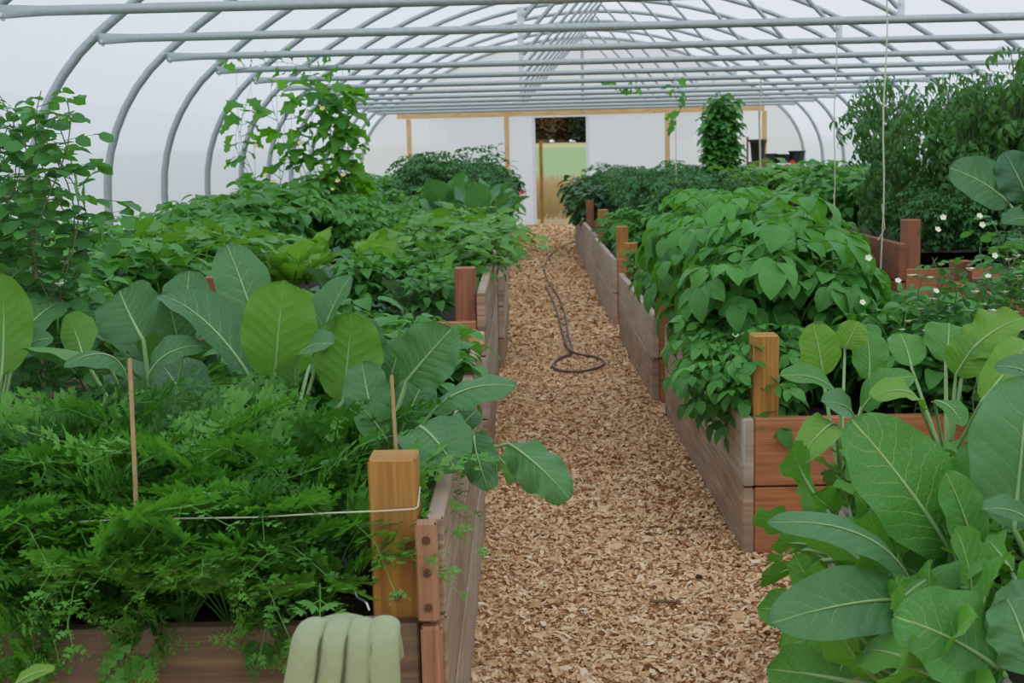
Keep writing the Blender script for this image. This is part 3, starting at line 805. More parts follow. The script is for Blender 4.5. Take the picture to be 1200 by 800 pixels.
board('end_board', (-1.48, y1 + .02, .34), (-.19, y1 + .02, .34), .235, .038, W['cedar'], parent=L1)
# short end cleat with bolt heads on the path corner
board('end_cleat', (-.2, y0 - .005, .5), (-.2, y0 - .005, .70), .042, .03, W['cleat'], up=(1, 0, 0), parent=L1)
board('end_cleat', (-.196, y0 - .005, .02), (-.196, y0 - .005, .49), .042, .03, W['cleat'], up=(1, 0, 0), parent=L1)
for zz in (.665, .60, .53):
    mb = MB(); tube(mb, [(0, -.003, 0), (0, .006, 0)], .0085, 10, caps=True)
    o = link('screw', mb.mesh('screw', RUST), L1); o.location = (-.2 + .76, y0 - .02 - 3.65, zz)
mb = MB(); tube(mb, [(0, -.002, 0), (0, .006, 0)], .011, 12, caps=True)
o = link('bolt', mb.mesh('bolt', simple_mat('rusty_bolt', s2l(120, 84, 52), .6, s2l(90, 60, 40))), L1); o.location = (-.268 + .76, y0 + .044 - 3.65, .532)
mb = MB(); k = 20
V = [(x, y, .445 + R.uniform(-.012, .012)) for y in np.linspace(y0 + .045, y1 - .01, k) for x in np.linspace(-1.48, -.205, k)]
mb.add(V, [[j * k + i, j * k + i + 1, (j + 1) * k + i + 1, (j + 1) * k + i] for j in range(k - 1) for i in range(k - 1)])
tag(link('soil', mb.mesh('soil', SOIL)), 'dark soil in the front left carrot bed', 'soil', kind='stuff')

bed('second left bed with a tall brown corner post', -1.4, XL, 5.35, 7.75, .82, 'tan', 'cedar', 'red', soil=-.16, pdz=.1, endz=.70)
bed('third left bed beside the path', -1.4, XL + .03, 8.2, 10.6, .62, 'tan', 'cedar', 'red', pdz=.2)
bed('fourth left bed with large cabbage greens', -1.4, XL, 11.1, 13.5, .62, 'greytan', 'cedar', 'red', pdz=.1)
bed('fifth left bed with bushy tomatoes', -1.4, XL, 14, 16.4, .6, 'greytan', 'cedar', 'red', pdz=.1)
bed('sixth left bed with peppers', -1.4, XL, 16.9, 19.3, .6, 'greytan', 'cedar', 'red', pdz=.0)
bed('last left bed near the end wall', -1.4, XL, 19.8, 22.2, .6, 'greytan', 'cedar', 'red', pdz=.0)
for i, (ya, yb) in enumerate([(2.4, 4.8), (5.3, 7.7), (8.2, 10.6), (11.1, 13.5), (14, 16.4), (16.9, 19.3), (19.8, 22.2)]):
    bed(['front', 'second', 'third', 'fourth', 'fifth', 'sixth', 'last'][i] + ' bed along the left film wall', -2.95, -1.95, ya, yb, .6, 'greytan', 'cedar', 'red', posts=False)
bed('front right bed under the big cauliflower leaves', .80, 1.85, 1.0, 3.42, .47, 'tan', 'cedar', 'golden', posts=False)
bed('right path bed with the tall potatoes and golden corner post', .735, 1.85, 4.28, 6.7, .485, 'tan', 'cedar', 'golden', pdz=.3, skip=((0, 1), (1, 1)))
bed('second tan-sided bed right of the path', .70, 1.85, 7.0, 9.45, .50, 'tan', 'cedar', 'golden', pdz=.22)
bed('third right bed, grey boards and two orange posts', .70, 1.85, 10.1, 12.6, .55, 'greytan', 'cedar', 'golden', pdz=.3)
bed('fourth right bed, grey boards', .72, 1.85, 13.0, 15.5, .55, 'greytan', 'cedar', 'red', pdz=.3)
bed('fifth right bed near the dark leafed plants', .75, 1.85, 16, 18.5, .55, 'greytan', 'cedar', 'red', pdz=.1)
bed('last right bed near the doorway', .95, 1.95, 19.5, 21.9, .55, 'greytan', 'cedar', 'red', pdz=.0)
bed('near inner bed behind the pea vines, tan back board', 2.1, 3.3, 4.2, 6.5, .72, 'cedar', 'tan', 'red', pdz=.1, skip=((0, 0), (1, 0)))
bed('reddish stepped bed right of the potatoes', 2.05, 3.4, 7.0, 9.4, .86, 'red', 'cedar', 'red', pdz=.12, endz=.72)
bed('tall red-brown bed behind the stepped bed', 2.25, 3.4, 9.9, 12.3, .80, 'red', 'cedar', 'red', pdz=.0, endz=.66)
bed('far inner right bed with marigolds', 2.3, 3.4, 12.8, 15.2, .8, 'red', 'cedar', 'red', pdz=.0)
bed('farthest inner right bed', 2.3, 3.4, 15.8, 19.5, .7, 'red', 'cedar', 'red', pdz=.0)
for i, (ya, yb) in enumerate([(4.6, 7), (7.5, 10), (10.5, 13), (13.5, 16), (16.5, 20)]):
    bed(['front', 'second', 'third', 'fourth', 'last'][i] + ' bed along the right film wall', 4.2, 5.25, ya, yb, .6, 'red', 'cedar', 'red', posts=False)
# metal corner strap of the golden-post bed
mb = MB(); box(mb, (.732, 4.286, .40), (.003, .012, .16), 2, None, .001); box(mb, (.738, 4.277, .40), (.010, .003, .16), 2, None, .001)
one('corner_strap', mb, ZINC, 'thin metal strap on the corner of the golden post bed', 'bracket')

# ================================================================== hero leaves
def hero_leaf(base, tip, width, prof=p_obov, sag=.12, cup=.12, face=None, roll=0.0, ruf=.03, nruf=3, nu=8, nv=26, tooth=.0, fold=0.0, curl=0.0):
    """one large leaf from base to tip; face = direction its upper side looks"""
    B = np.array(base, float); T = np.array(tip, float); C = T - B; L = np.linalg.norm(C); y = C / L
    f = np.array(face if face is not None else (0, -1, .5), float); z = f - y * f.dot(y); z /= np.linalg.norm(z); x = np.cross(y, z)
    if roll:
        c, s = math.cos(roll), math.sin(roll); x, z = x * c + z * s, z * c - x * s
    v = np.linspace(0, 1, nv + 1); u = np.linspace(-1, 1, 2 * nu + 1); uu, vv = np.meshgrid(u, v)
    w = prof(v) * width / 2; w[0] = .003; w[-1] = .004
    ph = R.uniform(0, 6.28, 4)
    tw = 1 + tooth * np.sin(vv * 34 + ph[2]) * .5 + .03 * np.sin(vv * 17 + ph[3] + (uu > 0) * 2)
    X = uu * w[:, None] * tw
    sg = sag * L * 4 * vv * (1 - vv)
    Z = sg + cup * width * np.abs(uu) ** 1.5 * np.sin(PI * np.clip(vv, .05, .98)) + ruf * width * np.sin(nruf * 2 * PI * vv + ph[0] + (uu > 0) * ph[1]) * np.abs(uu) ** 2.2
    # puckered tissue between the side veins
    tri = ((vv * 9 - np.abs(uu) ** .8 * 2.2) % 1.0) - .5
    Z += .016 * width * (np.cos(tri * 2 * PI)) * np.sin(PI * np.clip(np.abs(uu), 0, 1)) * .9
    Z -= curl * width * np.clip(np.abs(uu) - .45, 0, 1) ** 2
    Y = vv * L
    V = B + X[..., None] * x + Y[..., None] * y + Z[..., None] * z
    m = 2 * nu + 1
    i, j = np.meshgrid(np.arange(nv), np.arange(2 * nu), indexing='ij')
    Fc = np.stack([i * m + j, i * m + j + 1, (i + 1) * m + j + 1, (i + 1) * m + j], -1).reshape(-1, 4)
    U = np.stack([(uu + 1) / 2, vv], -1)
    mid = V[:, nu] + z * .0015
    return (V.reshape(-1, 3), Fc, U.reshape(-1, 2), np.full(V.shape[0] * V.shape[1], R.uniform(.2, .8))), mid, y, z

def hero_plant(label, crown, leaves, name='collard_plant', group=None, stem=None):
    """leaves: (material key, base xyz, tip xyz, width, options)"""
    t = thing(name, label, 'plant', crown, 0, group)
    c = np.array(crown, float)
    for mk, b, tp, wd, op in leaves:
        g, mid, y, z = hero_leaf(b, tp, wd, **op)
        mb = MB(); mb.add(g[0] - c, g[1], g[2], g[3])
        lf = link('leaf', mb.mesh('leaf', G[mk]), t)
        P = [np.zeros(3) + np.array([0, 0, -.02]), (np.array(b) - c) * .55 + np.array([0, 0, -.012]), np.array(b) - c] + list((mid - c)[1:-3])
        k = len(P); r = np.concatenate([[.009, .0075], np.linspace(.0055, .0010, k - 2)]) * (wd / .16 * .7 + .3)
        s = MB(); tube(s, smooth(P[:3], 4)[:-1].tolist() + P[2:], np.concatenate([np.linspace(.0085, .006, 8), np.linspace(.0052, .0008, k - 2)]) * (wd / .16 * .6 + .35), 7)
        link('midrib', s.mesh('midrib', PALE), lf)
    if stem:
        s = MB(); tube(s, [(0, 0, stem - c[2]), (0, 0, 0), (0, 0, .03)], [.016, .015, .010], 8); link('stem', s.mesh('stem', STEM_D), t)
    return t
def lf(mk, b, t, Yb, Yt, wpx, **op):
    B = at(b[0], b[1], Yb); T = at(t[0], t[1], Yt)
    return (mk, B, T, wpx * (Yb + Yt) / 2 / F, op)

UPF = (0, -.55, .85); CAMF = (0, -1, .15); BACK = (0, 1, .1)
# --- collards of the front left bed, standing behind the carrots
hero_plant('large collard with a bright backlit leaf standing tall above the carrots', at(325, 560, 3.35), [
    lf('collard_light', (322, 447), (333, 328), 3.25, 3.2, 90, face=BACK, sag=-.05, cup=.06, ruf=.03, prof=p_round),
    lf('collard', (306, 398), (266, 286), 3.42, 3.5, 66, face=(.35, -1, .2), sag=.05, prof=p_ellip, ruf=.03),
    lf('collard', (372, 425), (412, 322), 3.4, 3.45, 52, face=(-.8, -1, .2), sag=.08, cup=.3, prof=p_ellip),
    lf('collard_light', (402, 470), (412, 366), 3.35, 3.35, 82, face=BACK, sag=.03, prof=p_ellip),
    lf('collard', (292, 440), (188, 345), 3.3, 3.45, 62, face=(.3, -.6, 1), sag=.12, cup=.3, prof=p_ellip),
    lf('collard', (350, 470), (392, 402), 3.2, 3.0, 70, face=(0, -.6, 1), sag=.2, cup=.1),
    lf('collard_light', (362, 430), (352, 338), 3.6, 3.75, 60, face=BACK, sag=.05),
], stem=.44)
hero_plant('blue-green collard with two broad upright leaves left of the bright leaf', at(190, 560, 3.5), [
    lf('collard', (168, 398), (140, 340), 3.5, 3.6, 84, face=CAMF, sag=.05, prof=p_round, ruf=.04),
    lf('collard', (218, 395), (222, 317), 3.6, 3.7, 58, face=CAMF, sag=.05, prof=p_round),
    lf('collard', (214, 420), (196, 348), 3.45, 3.45, 44, face=(.4, -1, .2), sag=.05, prof=p_ellip),
    lf('collard_light', (97, 418), (78, 368), 3.4, 3.5, 52, face=BACK, sag=.05, prof=p_ellip),
    lf('collard', (130, 432), (26, 408), 3.3, 3.2, 52, face=(.0, -.3, -1), sag=-.1, cup=.3, prof=p_ellip),
    lf('collard', (150, 450), (75, 428), 3.2, 3.1, 40, face=(.0, -.5, 1), sag=.35, cup=-.2, prof=p_ellip),
    lf('collard', (175, 440), (240, 405), 3.3, 3.3, 46, face=(.0, -.7, 1), sag=.2, prof=p_ellip),
], stem=.44)
hero_plant('yellow-green collard cut by the left edge of the picture', at(-12, 540, 3.4), [
    lf('collard_light', (2, 440), (2, 320), 3.3, 3.3, 66, face=BACK, sag=.05, prof=p_ellip),
    lf('collard', (20, 400), (75, 352), 3.5, 3.7, 50, face=(0, -1, .5), sag=.1, prof=p_ellip),
    lf('collard', (10, 430), (62, 395), 3.4, 3.4, 46, face=(0, -.8, .8), sag=.2, prof=p_ellip),
    lf('collard', (-20, 420), (-70, 350), 3.4, 3.4, 60, face=CAMF, sag=.05),
], stem=.44)
hero_plant('grey-green collard spilling its leaves over the path corner of the bed', at(440, 545, 2.98), [
    lf('collard', (477, 446), (530, 384), 2.95, 2.9, 74, face=(.15, -1, .45), sag=.06, prof=p_round, ruf=.05),
    lf('collard', (508, 482), (606, 452), 2.9, 2.85, 48, face=(-.2, -.7, 1), sag=.16, cup=-.15, prof=p_ellip, ruf=.05),
    lf('collard', (492, 500), (536, 552), 2.78, 2.62, 84, face=(.1, -1, .75), sag=.12, prof=p_round, ruf=.04),
    lf('collard', (556, 508), (573, 574), 2.85, 2.72, 46, face=(-.2, -1, .3), sag=.15, cup=-.1, prof=p_round, ruf=.12),
    lf('collard', (596, 520), (668, 584), 2.85, 2.75, 56, face=(-.1, -.8, .6), sag=.16, cup=-.25, prof=p_ellip, ruf=.15),
    lf('collard_light', (585, 536), (640, 560), 2.9, 2.85, 44, face=(.1, .4, -1), sag=.2, cup=-.1, prof=p_ellip, ruf=.15),
    lf('collard', (440, 500), (424, 424), 2.98, 3.05, 56, face=CAMF, sag=.08, prof=p_ellip, ruf=.06),
    lf('collard', (470, 505), (500, 440), 3.05, 3.1, 52, face=(0, -1, .3), sag=.1, prof=p_ellip),
    lf('collard', (455, 520), (418, 470), 2.85, 2.8, 46, face=(0, -1, .7), sag=.15, prof=p_round),
    lf('collard', (535, 505), (560, 480), 2.9, 2.95, 30, face=(0, -1, .4), sag=.15, prof=p_round),
], stem=.44)
hero_plant('darker collard behind the path corner post of the front left bed', at(455, 500, 3.6), [
    lf('collard', (440, 440), (428, 372), 3.6, 3.65, 40, face=CAMF, sag=.08, prof=p_ellip),
    lf('collard', (455, 450), (470, 395), 3.5, 3.5, 40, face=(.3, -1, .3), sag=.1, prof=p_ellip),
    lf('collard_light', (418, 440), (425, 380), 3.65, 3.65, 44, face=BACK, sag=.05, prof=p_ellip),
    lf('collard', (470, 470), (505, 430), 3.4, 3.35, 40, face=UPF, sag=.2, prof=p_ellip),
], stem=.44)

# --- cauliflower / collard giants at the lower right
hero_plant('big cauliflower plant, its pale-ribbed leaf pointing up to the left', at(1150, 740, 2.55), [
    lf('cauli', (1116, 648), (997, 490), 2.55, 2.6, 116, face=(.0, -1, .5), sag=.06, prof=p_ellip, ruf=.03),
    lf('cauli', (1142, 648), (1108, 552), 2.5, 2.5, 58, face=(.2, -1, .3), sag=.05, prof=p_ellip),
    lf('cauli_blue', (1066, 682), (900, 612), 2.45, 2.35, 58, face=(0, -.55, 1), sag=.16, cup=-.1, prof=p_ellip),
    lf('cauli_blue', (1066, 704), (903, 730), 2.4, 2.25, 92, face=(0, -.9, .8), sag=.1, cup=.1, prof=p_ellip),
    lf('cauli', (1045, 712), (1156, 654), 2.3, 2.3, 46, face=(0, .3, -1), sag=-.12, cup=.3, prof=p_ellip),
    lf('cauli', (1178, 792), (1048, 722), 2.1, 2.1, 128, face=(.1, -.9, .9), sag=.1, cup=.1, prof=p_round, ruf=.05),
    lf('cauli', (1110, 600), (1160, 520), 2.75, 2.8, 70, face=CAMF, sag=.1, prof=p_ellip),
    lf('cauli', (1120, 700), (1050, 660), 2.6, 2.6, 70, face=(0, -1, .5), sag=.1, prof=p_ellip),
], name='cauliflower_plant', stem=.41)
hero_plant('tall blue-green cauliflower leaves at the right picture edge', at(1235, 700, 2.6), [
    lf('cauli_blue', (1188, 620), (1205, 440), 2.55, 2.65, 122, face=(-.3, -1, .2), sag=.05, prof=p_ellip, ruf=.03),
    lf('cauli_blue', (1215, 640), (1150, 596), 2.4, 2.35, 56, face=(0, -.4, 1), sag=.2, prof=p_ellip),
    lf('cauli', (1230, 600), (1250, 470), 2.5, 2.5, 90, face=CAMF, sag=.1),
    lf('cauli_blue', (1215, 700), (1160, 742), 2.2, 2.1, 70, face=(0, -1, .6), sag=.15, prof=p_round, ruf=.07),
    lf('cauli_blue', (1235, 470), (1166, 428), 2.7, 2.7, 50, face=(0, -.7, 1), sag=.2, prof=p_ellip),
    lf('cauli_blue', (1210, 790), (1180, 700), 2.0, 2.05, 90, face=(0, -1, .5), sag=.1, prof=p_round, ruf=.12),
], name='cauliflower_plant', stem=.41)
hero_plant('collard with a bright round upright leaf beside the golden corner post', at(985, 560, 3.45), [
    lf('collard_light', (964, 440), (953, 378), 3.5, 3.5, 50, face=(.1, -1, .1), sag=.04, prof=p_round),
    lf('collard_light', (990, 408), (1005, 376), 3.6, 3.6, 36, face=(0, -1, .4), sag=.1, prof=p_round),
    lf('cauli', (1018, 445), (1014, 385), 3.6, 3.65, 46, face=(.1, -1, .2), sag=.1, prof=p_ellip),
    lf('cauli', (985, 470), (914, 440), 3.4, 3.3, 42, face=(0, -.6, 1), sag=.14, prof=p_ellip),
    lf('cauli_blue', (1000, 500), (962, 470), 3.25, 3.1, 44, face=(0, -.9, .8), sag=.14, prof=p_round),
    lf('cauli', (1010, 480), (1072, 440), 3.3, 3.3, 44, face=(0, -.6, 1), sag=.2, prof=p_ellip),
    lf('collard_light', (980, 500), (930, 545), 3.2, 3.0, 44, face=(0, -.8, .8), sag=.2, prof=p_ellip),
], stem=.41)
hero_plant('collard with fan-shaped leaves in the middle of the front right bed', at(1110, 540, 3.5), [
    lf('cauli', (1108, 425), (1112, 378), 3.6, 3.7, 60, face=(0, -.9, .7), sag=.06, prof=p_round),
    lf('cauli', (1068, 430), (1055, 390), 3.6, 3.7, 44, face=(0, -1, .4), sag=.06, prof=p_round),
    lf('collard_light', (1130, 420), (1200, 372), 3.5, 3.5, 56, face=(0, -.7, 1), sag=.15, prof=p_round, ruf=.12),
    lf('collard_light', (1120, 440), (1150, 395), 3.5, 3.5, 50, face=(0, -.7, .8), sag=.15, prof=p_round),
    lf('cauli', (1095, 470), (1128, 500), 3.3, 3.2, 36, face=(.4, -1, .5), sag=.15, prof=p_ellip),
    lf('collard_light', (1080, 480), (1020, 465), 3.25, 3.15, 44, face=(0, -.6, 1), sag=.2, prof=p_ellip, ruf=.06),
    lf('collard_light', (1150, 470), (1205, 400), 3.3, 3.4, 52, face=(0, -.9, .5), sag=.15, prof=p_ellip),
], stem=.41)

hero_plant('dark collard with a broad leaf and pale rib in front of the tall tomatoes', at(1235, 300, 5.6), [
    lf('collard', (1182, 238), (1112, 196), 5.6, 5.6, 58, face=(0, -1, .5), sag=.1, prof=p_ellip),
    lf('kale', (1205, 235), (1178, 178), 5.6, 5.6, 50, face=(-.3, -1, .2), sag=.1, prof=p_ellip, ruf=.08),
    lf('kale', (1215, 250), (1235, 190), 5.6, 5.6, 50, face=(0, -1, .2), sag=.1, prof=p_ellip, ruf=.08),
    lf('collard', (1215, 270), (1175, 262), 5.5, 5.4, 36, face=UPF, sag=.2, prof=p_ellip),
], stem=.66)

# ================================================================== rows of plants
def scatter(kind, n, x0, x1, y0, y1, z, label, group, s=(.85, 1.15), tilt=.12, cat='plant', name=None, mind=0):
    pts = []; tries = 0
    while len(pts) < n and tries < 4000:
        tries += 1; p = (R.uniform(x0, x1), R.uniform(y0, y1))
        if all((p[0] - q[0]) ** 2 + (p[1] - q[1]) ** 2 > mind * mind for q in pts): pts.append(p)
        elif tries % 200 == 0: mind *= .93
    for i, (x, y) in enumerate(pts):
        put(kind, x, y, z, label, group, cat, name, R.uniform(*s), tilt=(R.uniform(-tilt, tilt), R.uniform(-tilt, tilt)))

# carrots: thick stand behind the brown front board
pts = [(x, y) for y in (2.52, 2.66, 2.82, 2.98) for x in np.arange(-1.24, -.37, .088)]
for i, (x, y) in enumerate(pts):
    if x > -.44 and y > 2.86: continue
    if x > -.42 and y < 2.7: continue
    put('carrot', x + R.uniform(-.02, .02), y + R.uniform(-.03, .03), .44, 'feathery carrot top growing in the dense front left stand', 'carrots packed behind the brown front board', s=R.uniform(1.02, 1.28) * (1.08 if y > 2.9 else 1.0 if y > 2.6 else .85), tilt=(R.uniform(-.05, .16) if y < 2.6 else R.uniform(-.1, .1), R.uniform(-.12, .12)))
# young carrots along the board, under the taller tops
for i, x in enumerate(np.arange(-1.2, -.42, .1)):
    put('carrot', x + R.uniform(-.015, .015), 2.475 + R.uniform(-.01, .02), .44, 'low young carrot top just behind the brown front board', 'young carrots along the brown front board', s=R.uniform(.38, .62), tilt=(R.uniform(0, .3), R.uniform(-.2, .2)))
# stray fronds hanging over the board
for i, (px, py, sc) in enumerate([(28, 700, .5), (190, 725, .42), (310, 722, .3), (60, 742, .36)]):
    p = at(px, py, 2.42)
    o = put('carrot', p[0], 2.45, .47, ['dark carrot sprays drooping over the front board at far left', 'carrot spray hanging in front of the brown board, centre left', 'small carrot sprig on the board edge left of the glove', 'thin carrot sprig low on the brown front board', 'little carrot sprig between the glove and the golden post'][i], 'carrot sprays leaning over the front board', s=sc)
    o.rotation_euler = (1.5, 0, R.uniform(-.5, .5))
# mixed greens at the back of the front left bed
scatter('bean', 8, -.8, -.36, 4.0, 4.6, .42, 'low leafy bean plant behind the big collards', 'beans at the back of the front left bed', (.85, 1.1), mind=.2)
scatter('turnip', 4, -.62, -.3, 3.9, 4.55, .44, 'small leafy green near the pale cap board', 'greens beside the cap board', (.7, .9), mind=.2)
scatter('collard', 4, -1.4, -.9, 3.7, 4.5, .44, 'dark collard behind the left hero leaves', 'dark collards at the back left of the front bed', (.9, 1.1), mind=.35)
# second left bed
scatter('lettuce', 7, -1.2, -.6, 6.2, 7.4, .72, 'bright ruffled lettuce head in the second left bed', 'lettuces in the second left bed', (1.0, 1.25), mind=.35)
scatter('kale', 4, -1.05, -.5, 5.6, 6.4, .64, 'blue-green kale in front of the lettuces', 'kale in the second left bed', (.8, 1.0), mind=.3)
scatter('bean', 4, -.75, -.32, 5.5, 6.1, .66, 'low bean plant beside the brown corner post', 'beans at the path corner of the second left bed', (.55, .75), mind=.2)
scatter('squash', 6, -.55, -.25, 6.2, 7.5, .66, 'light green squash leaves spreading over the path edge', 'squash at the path side of the second left bed', (.8, 1.0), mind=.25)
# third left bed
scatter('kale', 6, -1.2, -.4, 8.5, 9.6, .54, 'blue-green kale in the third left bed', 'kale in the third left bed', (.9, 1.15), mind=.3)
scatter('squash', 6, -.75, -.25, 8.4, 10.3, .54, 'lime green squash plant along the path in the third left bed', 'squash in the third left bed', (.8, 1.1), mind=.3)
scatter('potato_small', 6, -1.3, -.6, 9.4, 10.4, .54, 'bushy potato at the back of the third left bed', 'potatoes in the third left bed', (.9, 1.15), mind=.25)
# fourth
scatter('chard', 5, -.85, -.3, 11.3, 12.6, .54, 'large upright cabbage-like greens beside the path', 'tall greens in the fourth left bed', (1.2, 1.4), mind=.3)
scatter('kale', 4, -1.3, -.8, 11.2, 12.2, .54, 'kale left of the tall upright greens', 'kale in the fourth left bed', (.9, 1.15), mind=.3)
scatter('potato_small', 6, -1.3, -.3, 12.4, 13.4, .54, 'bushy potato behind the tall upright greens', 'potatoes in the fourth left bed', (1.1, 1.3), mind=.25)
# fifth, sixth, last
scatter('tomato_far', 9, -1.35, -.4, 14.1, 16.2, .54, 'bushy dark tomato rising against the end wall', 'tomatoes in the fifth left bed', (.95, 1.2), mind=.35)
scatter('potato_small', 5, -.6, -.3, 14.1, 16.2, .54, 'leafy potato on the path side of the tomatoes', 'potatoes in the fifth left bed', (1.0, 1.2), mind=.3)
scatter('tomato_far', 6, -1.3, -.5, 17.1, 19.1, .54, 'far tomato bush behind the fifth left bed', 'tomatoes in the sixth left bed', (.8, 1.0), mind=.4)
scatter('pepper', 3, -.5, -.28, 16.9, 18.2, .54, 'upright narrow-leafed pepper near the doorway', 'peppers on the path side of the sixth left bed', (1.05, 1.25), mind=.4)
scatter('eggplant', 4, -.35, -.15, 17.5, 20.5, .54, 'dark-leafed plant leaning over the far end of the path', 'dark plants left of the doorway', (.8, 1.0), mind=.5)
scatter('tomato_far', 6, -1.3, -.3, 20, 22, .54, 'last tomato bush before the end wall on the left', 'tomatoes in the last left bed', (.7, .9), mind=.4)
# beds along the left film wall
scatter('squash', 7, -2.45, -1.5, 5.6, 7.4, .54, 'broad-leafed squash near the second and third hoops', 'squash along the left wall', (1.0, 1.35), mind=.35)
scatter('potato_small', 7, -2.3, -1.5, 6.2, 7.8, .54, 'bushy potato along the left film wall', 'potatoes along the left wall', (1.1, 1.4), mind=.35)
scatter('bean', 8, -2.5, -1.55, 8.2, 10.5, .54, 'bean plant in front of the climbing vine', 'beans along the left wall', (1.2, 1.6), mind=.35)
scatter('potato_small', 10, -2.5, -1.5, 9.5, 13.5, .54, 'potato bush below the climbing vine', 'potatoes below the climbing vine', (1.3, 1.6), mind=.4)
scatter('bean', 8, -2.5, -1.6, 13, 17, .54, 'far bean plant by the left wall', 'far beans by the left wall', (1.2, 1.6), mind=.5)
scatter('potato_small', 8, -2.5, -1.5, 16.5, 22, .54, 'far potato plant by the left wall', 'far potatoes by the left wall', (1.1, 1.5), mind=.6)
scatter('collard', 5, -1.9, -1.3, 3.9, 5.2, .5, 'shaded collard by the pea vines at the left', 'shaded collards at far left', (.9, 1.2), mind=.35)
# peas climbing at the left edge
for i, (x, y, s) in enumerate([(-1.44, 3.7, 1.0), (-1.5, 3.95, 1.02), (-1.72, 4.3, .8), (-1.85, 4.6, .62)]):
    put('pea_tall', x, y, .5, ['pea vine with round paired leaves at the left picture edge, nearest', 'second pea vine at the left picture edge', 'third pea vine, partly behind the nearest two', 'short pea vine before the first visible hoop'][i], 'peas climbing at the left edge', s=s, tilt=(0, 0))
scatter('bean', 5, -2.2, -1.6, 4.6, 5.8, .5, 'bean bush between the pea vines and the second hoop', 'bean bushes beside the pea vines', (1.0, 1.3), mind=.3)
for i, (px, yy) in enumerate([(24, 3.9)]):
    a = at(px, 110, yy); mb = MB(); tube(mb, [(a[0], yy, .4), (a[0], yy, 1.42)], .006, 6, caps=True)
    one('trellis_stake', mb, BAMBOO, 'slim stake among the pea vines at the left edge', 'stake')

# right: tall potatoes of the golden post bed
for i, (x, y, s) in enumerate([(.93, 4.9, .88), (1.15, 5.05, .70), (.93, 5.25, .98), (1.12, 5.5, .78), (.97, 5.85, 1.03), (1.15, 6.15, .85), (1.05, 6.5, .95)]):
    put('potato', x, y, .42, ['tall potato plant spilling over the path above the corner post, nearest', 'tall potato plant behind the golden corner post', 'broad potato plant leaning over the tan side board', 'inner tall potato of the golden post bed', 'tallest potato plant on the path side', 'inner potato near the middle of the bed', 'potato at the far path end of the golden post bed', 'potato on the inner right edge by the stepped bed', 'potato at the far inner corner of the golden post bed'][i], s=s, tilt=(0, -.08))
scatter('bean', 7, 1.3, 1.8, 4.5, 5.5, .42, 'low bean bush right of the tall potatoes', 'beans right of the tall potatoes', (.8, 1.0), mind=.22)
scatter('potato_small', 4, .79, .84, 4.5, 4.8, .4, 'drooping young potato at the bed corner', 'young potatoes at the corner of the golden post bed', (.7, .9), tilt=.35, mind=.1)
scatter('kale', 4, 1.45, 1.85, 4.4, 5.2, .42, 'dark kale between beans and peas', 'kale right of the beans', (.7, .9), mind=.25)
for i, (x, y, s) in enumerate([(1.56, 4.15, .95), (1.72, 4.3, .95), (1.45, 4.35, .8)]):
    put('pea', x, y, .44, ['white-flowered pea vine above the round collard leaves', 'white-flowered pea vine nearest the right edge', 'pea vine beside the beans, fewer flowers'][i], 'white-flowered peas at right', s=s)
# front right bed: turnip greens, also pouring over the path side
scatter('turnip', 16, .9, 1.75, 2.8, 3.38, .41, 'leafy turnip green behind the cauliflower giants', 'turnip greens in the front right bed', (.85, 1.1), mind=.17)
scatter('turnip', 7, .93, 1.05, 2.3, 3.3, .40, 'turnip green leaning over the path side of the front right bed', 'turnip greens leaning over the path', (.85, 1.05), tilt=.15, mind=.12)
for i, y in enumerate(np.linspace(2.15, 3.15, 11)):
    o = put('turnip', .80, y, .42 - .13 * (i % 2), 'turnip green hanging down the path side of the front right bed', 'turnip greens hanging over the side board', s=R.uniform(.9, 1.15)); o.rotation_euler = (R.uniform(-.2, .2), -1.15 + R.uniform(-.2, .2), R.uniform(0, 6))
    o.rotation_mode = 'XYZ'
scatter('turnip', 5, 1.2, 1.7, 2.4, 3.1, .40, 'turnip green between the two cauliflower plants', 'turnip greens between the cauliflowers', (.8, 1.0), mind=.2)
# second right bed and on
scatter('potato', 4, 1.2, 1.55, 7.3, 9.2, .44, 'tall potato in the second right bed', 'potatoes in the second right bed', (.75, .9), mind=.38)
scatter('potato_small', 8, .88, 1.15, 7.2, 9.2, .44, 'low young potato along the path board of the second right bed', 'young potatoes by the path in the second right bed', (.55, .75), mind=.22)
scatter('potato_small', 6, .88, 1.1, 10.3, 12.3, .48, 'low leafy plant behind the grey boards of the third right bed', 'low plants by the path in the third right bed', (.6, .8), mind=.25)
scatter('potato_small', 4, 1.2, 1.7, 7.2, 9.2, .44, 'smaller potato on the inner side of the second right bed', 'small potatoes in the second right bed', (1.0, 1.3), mind=.35)
scatter('tomato_far', 5, 1.15, 1.7, 10.3, 12.4, .5, 'tomato bush behind the two orange posts', 'tomatoes in the third right bed', (.8, 1.0), mind=.4)
scatter('potato_small', 4, .95, 1.6, 10.3, 12.4, .5, 'potato among the tomatoes of the third right bed', 'potatoes in the third right bed', (.9, 1.1), mind=.35)
scatter('tomato_far', 7, 1.0, 1.8, 13.3, 15.4, .5, 'leafy tomato right of the doorway view', 'tomatoes in the fourth right bed', (.8, .98), mind=.35)
scatter('tomato_far', 6, 1.1, 1.8, 16.2, 18.3, .5, 'far tomato bush right of the doorway', 'tomatoes in the fifth right bed', (.7, .95), mind=.35)
scatter('eggplant', 6, .78, .98, 15.4, 18.6, .4, 'dark broad-leafed plant leaning over the path near the door', 'dark plants right of the doorway', (.9, 1.15), mind=.3)
scatter('bean', 6, 1.1, 1.9, 19.6, 21.8, .5, 'low bean in the last right bed', 'beans in the last right bed', (1.0, 1.3), mind=.35)
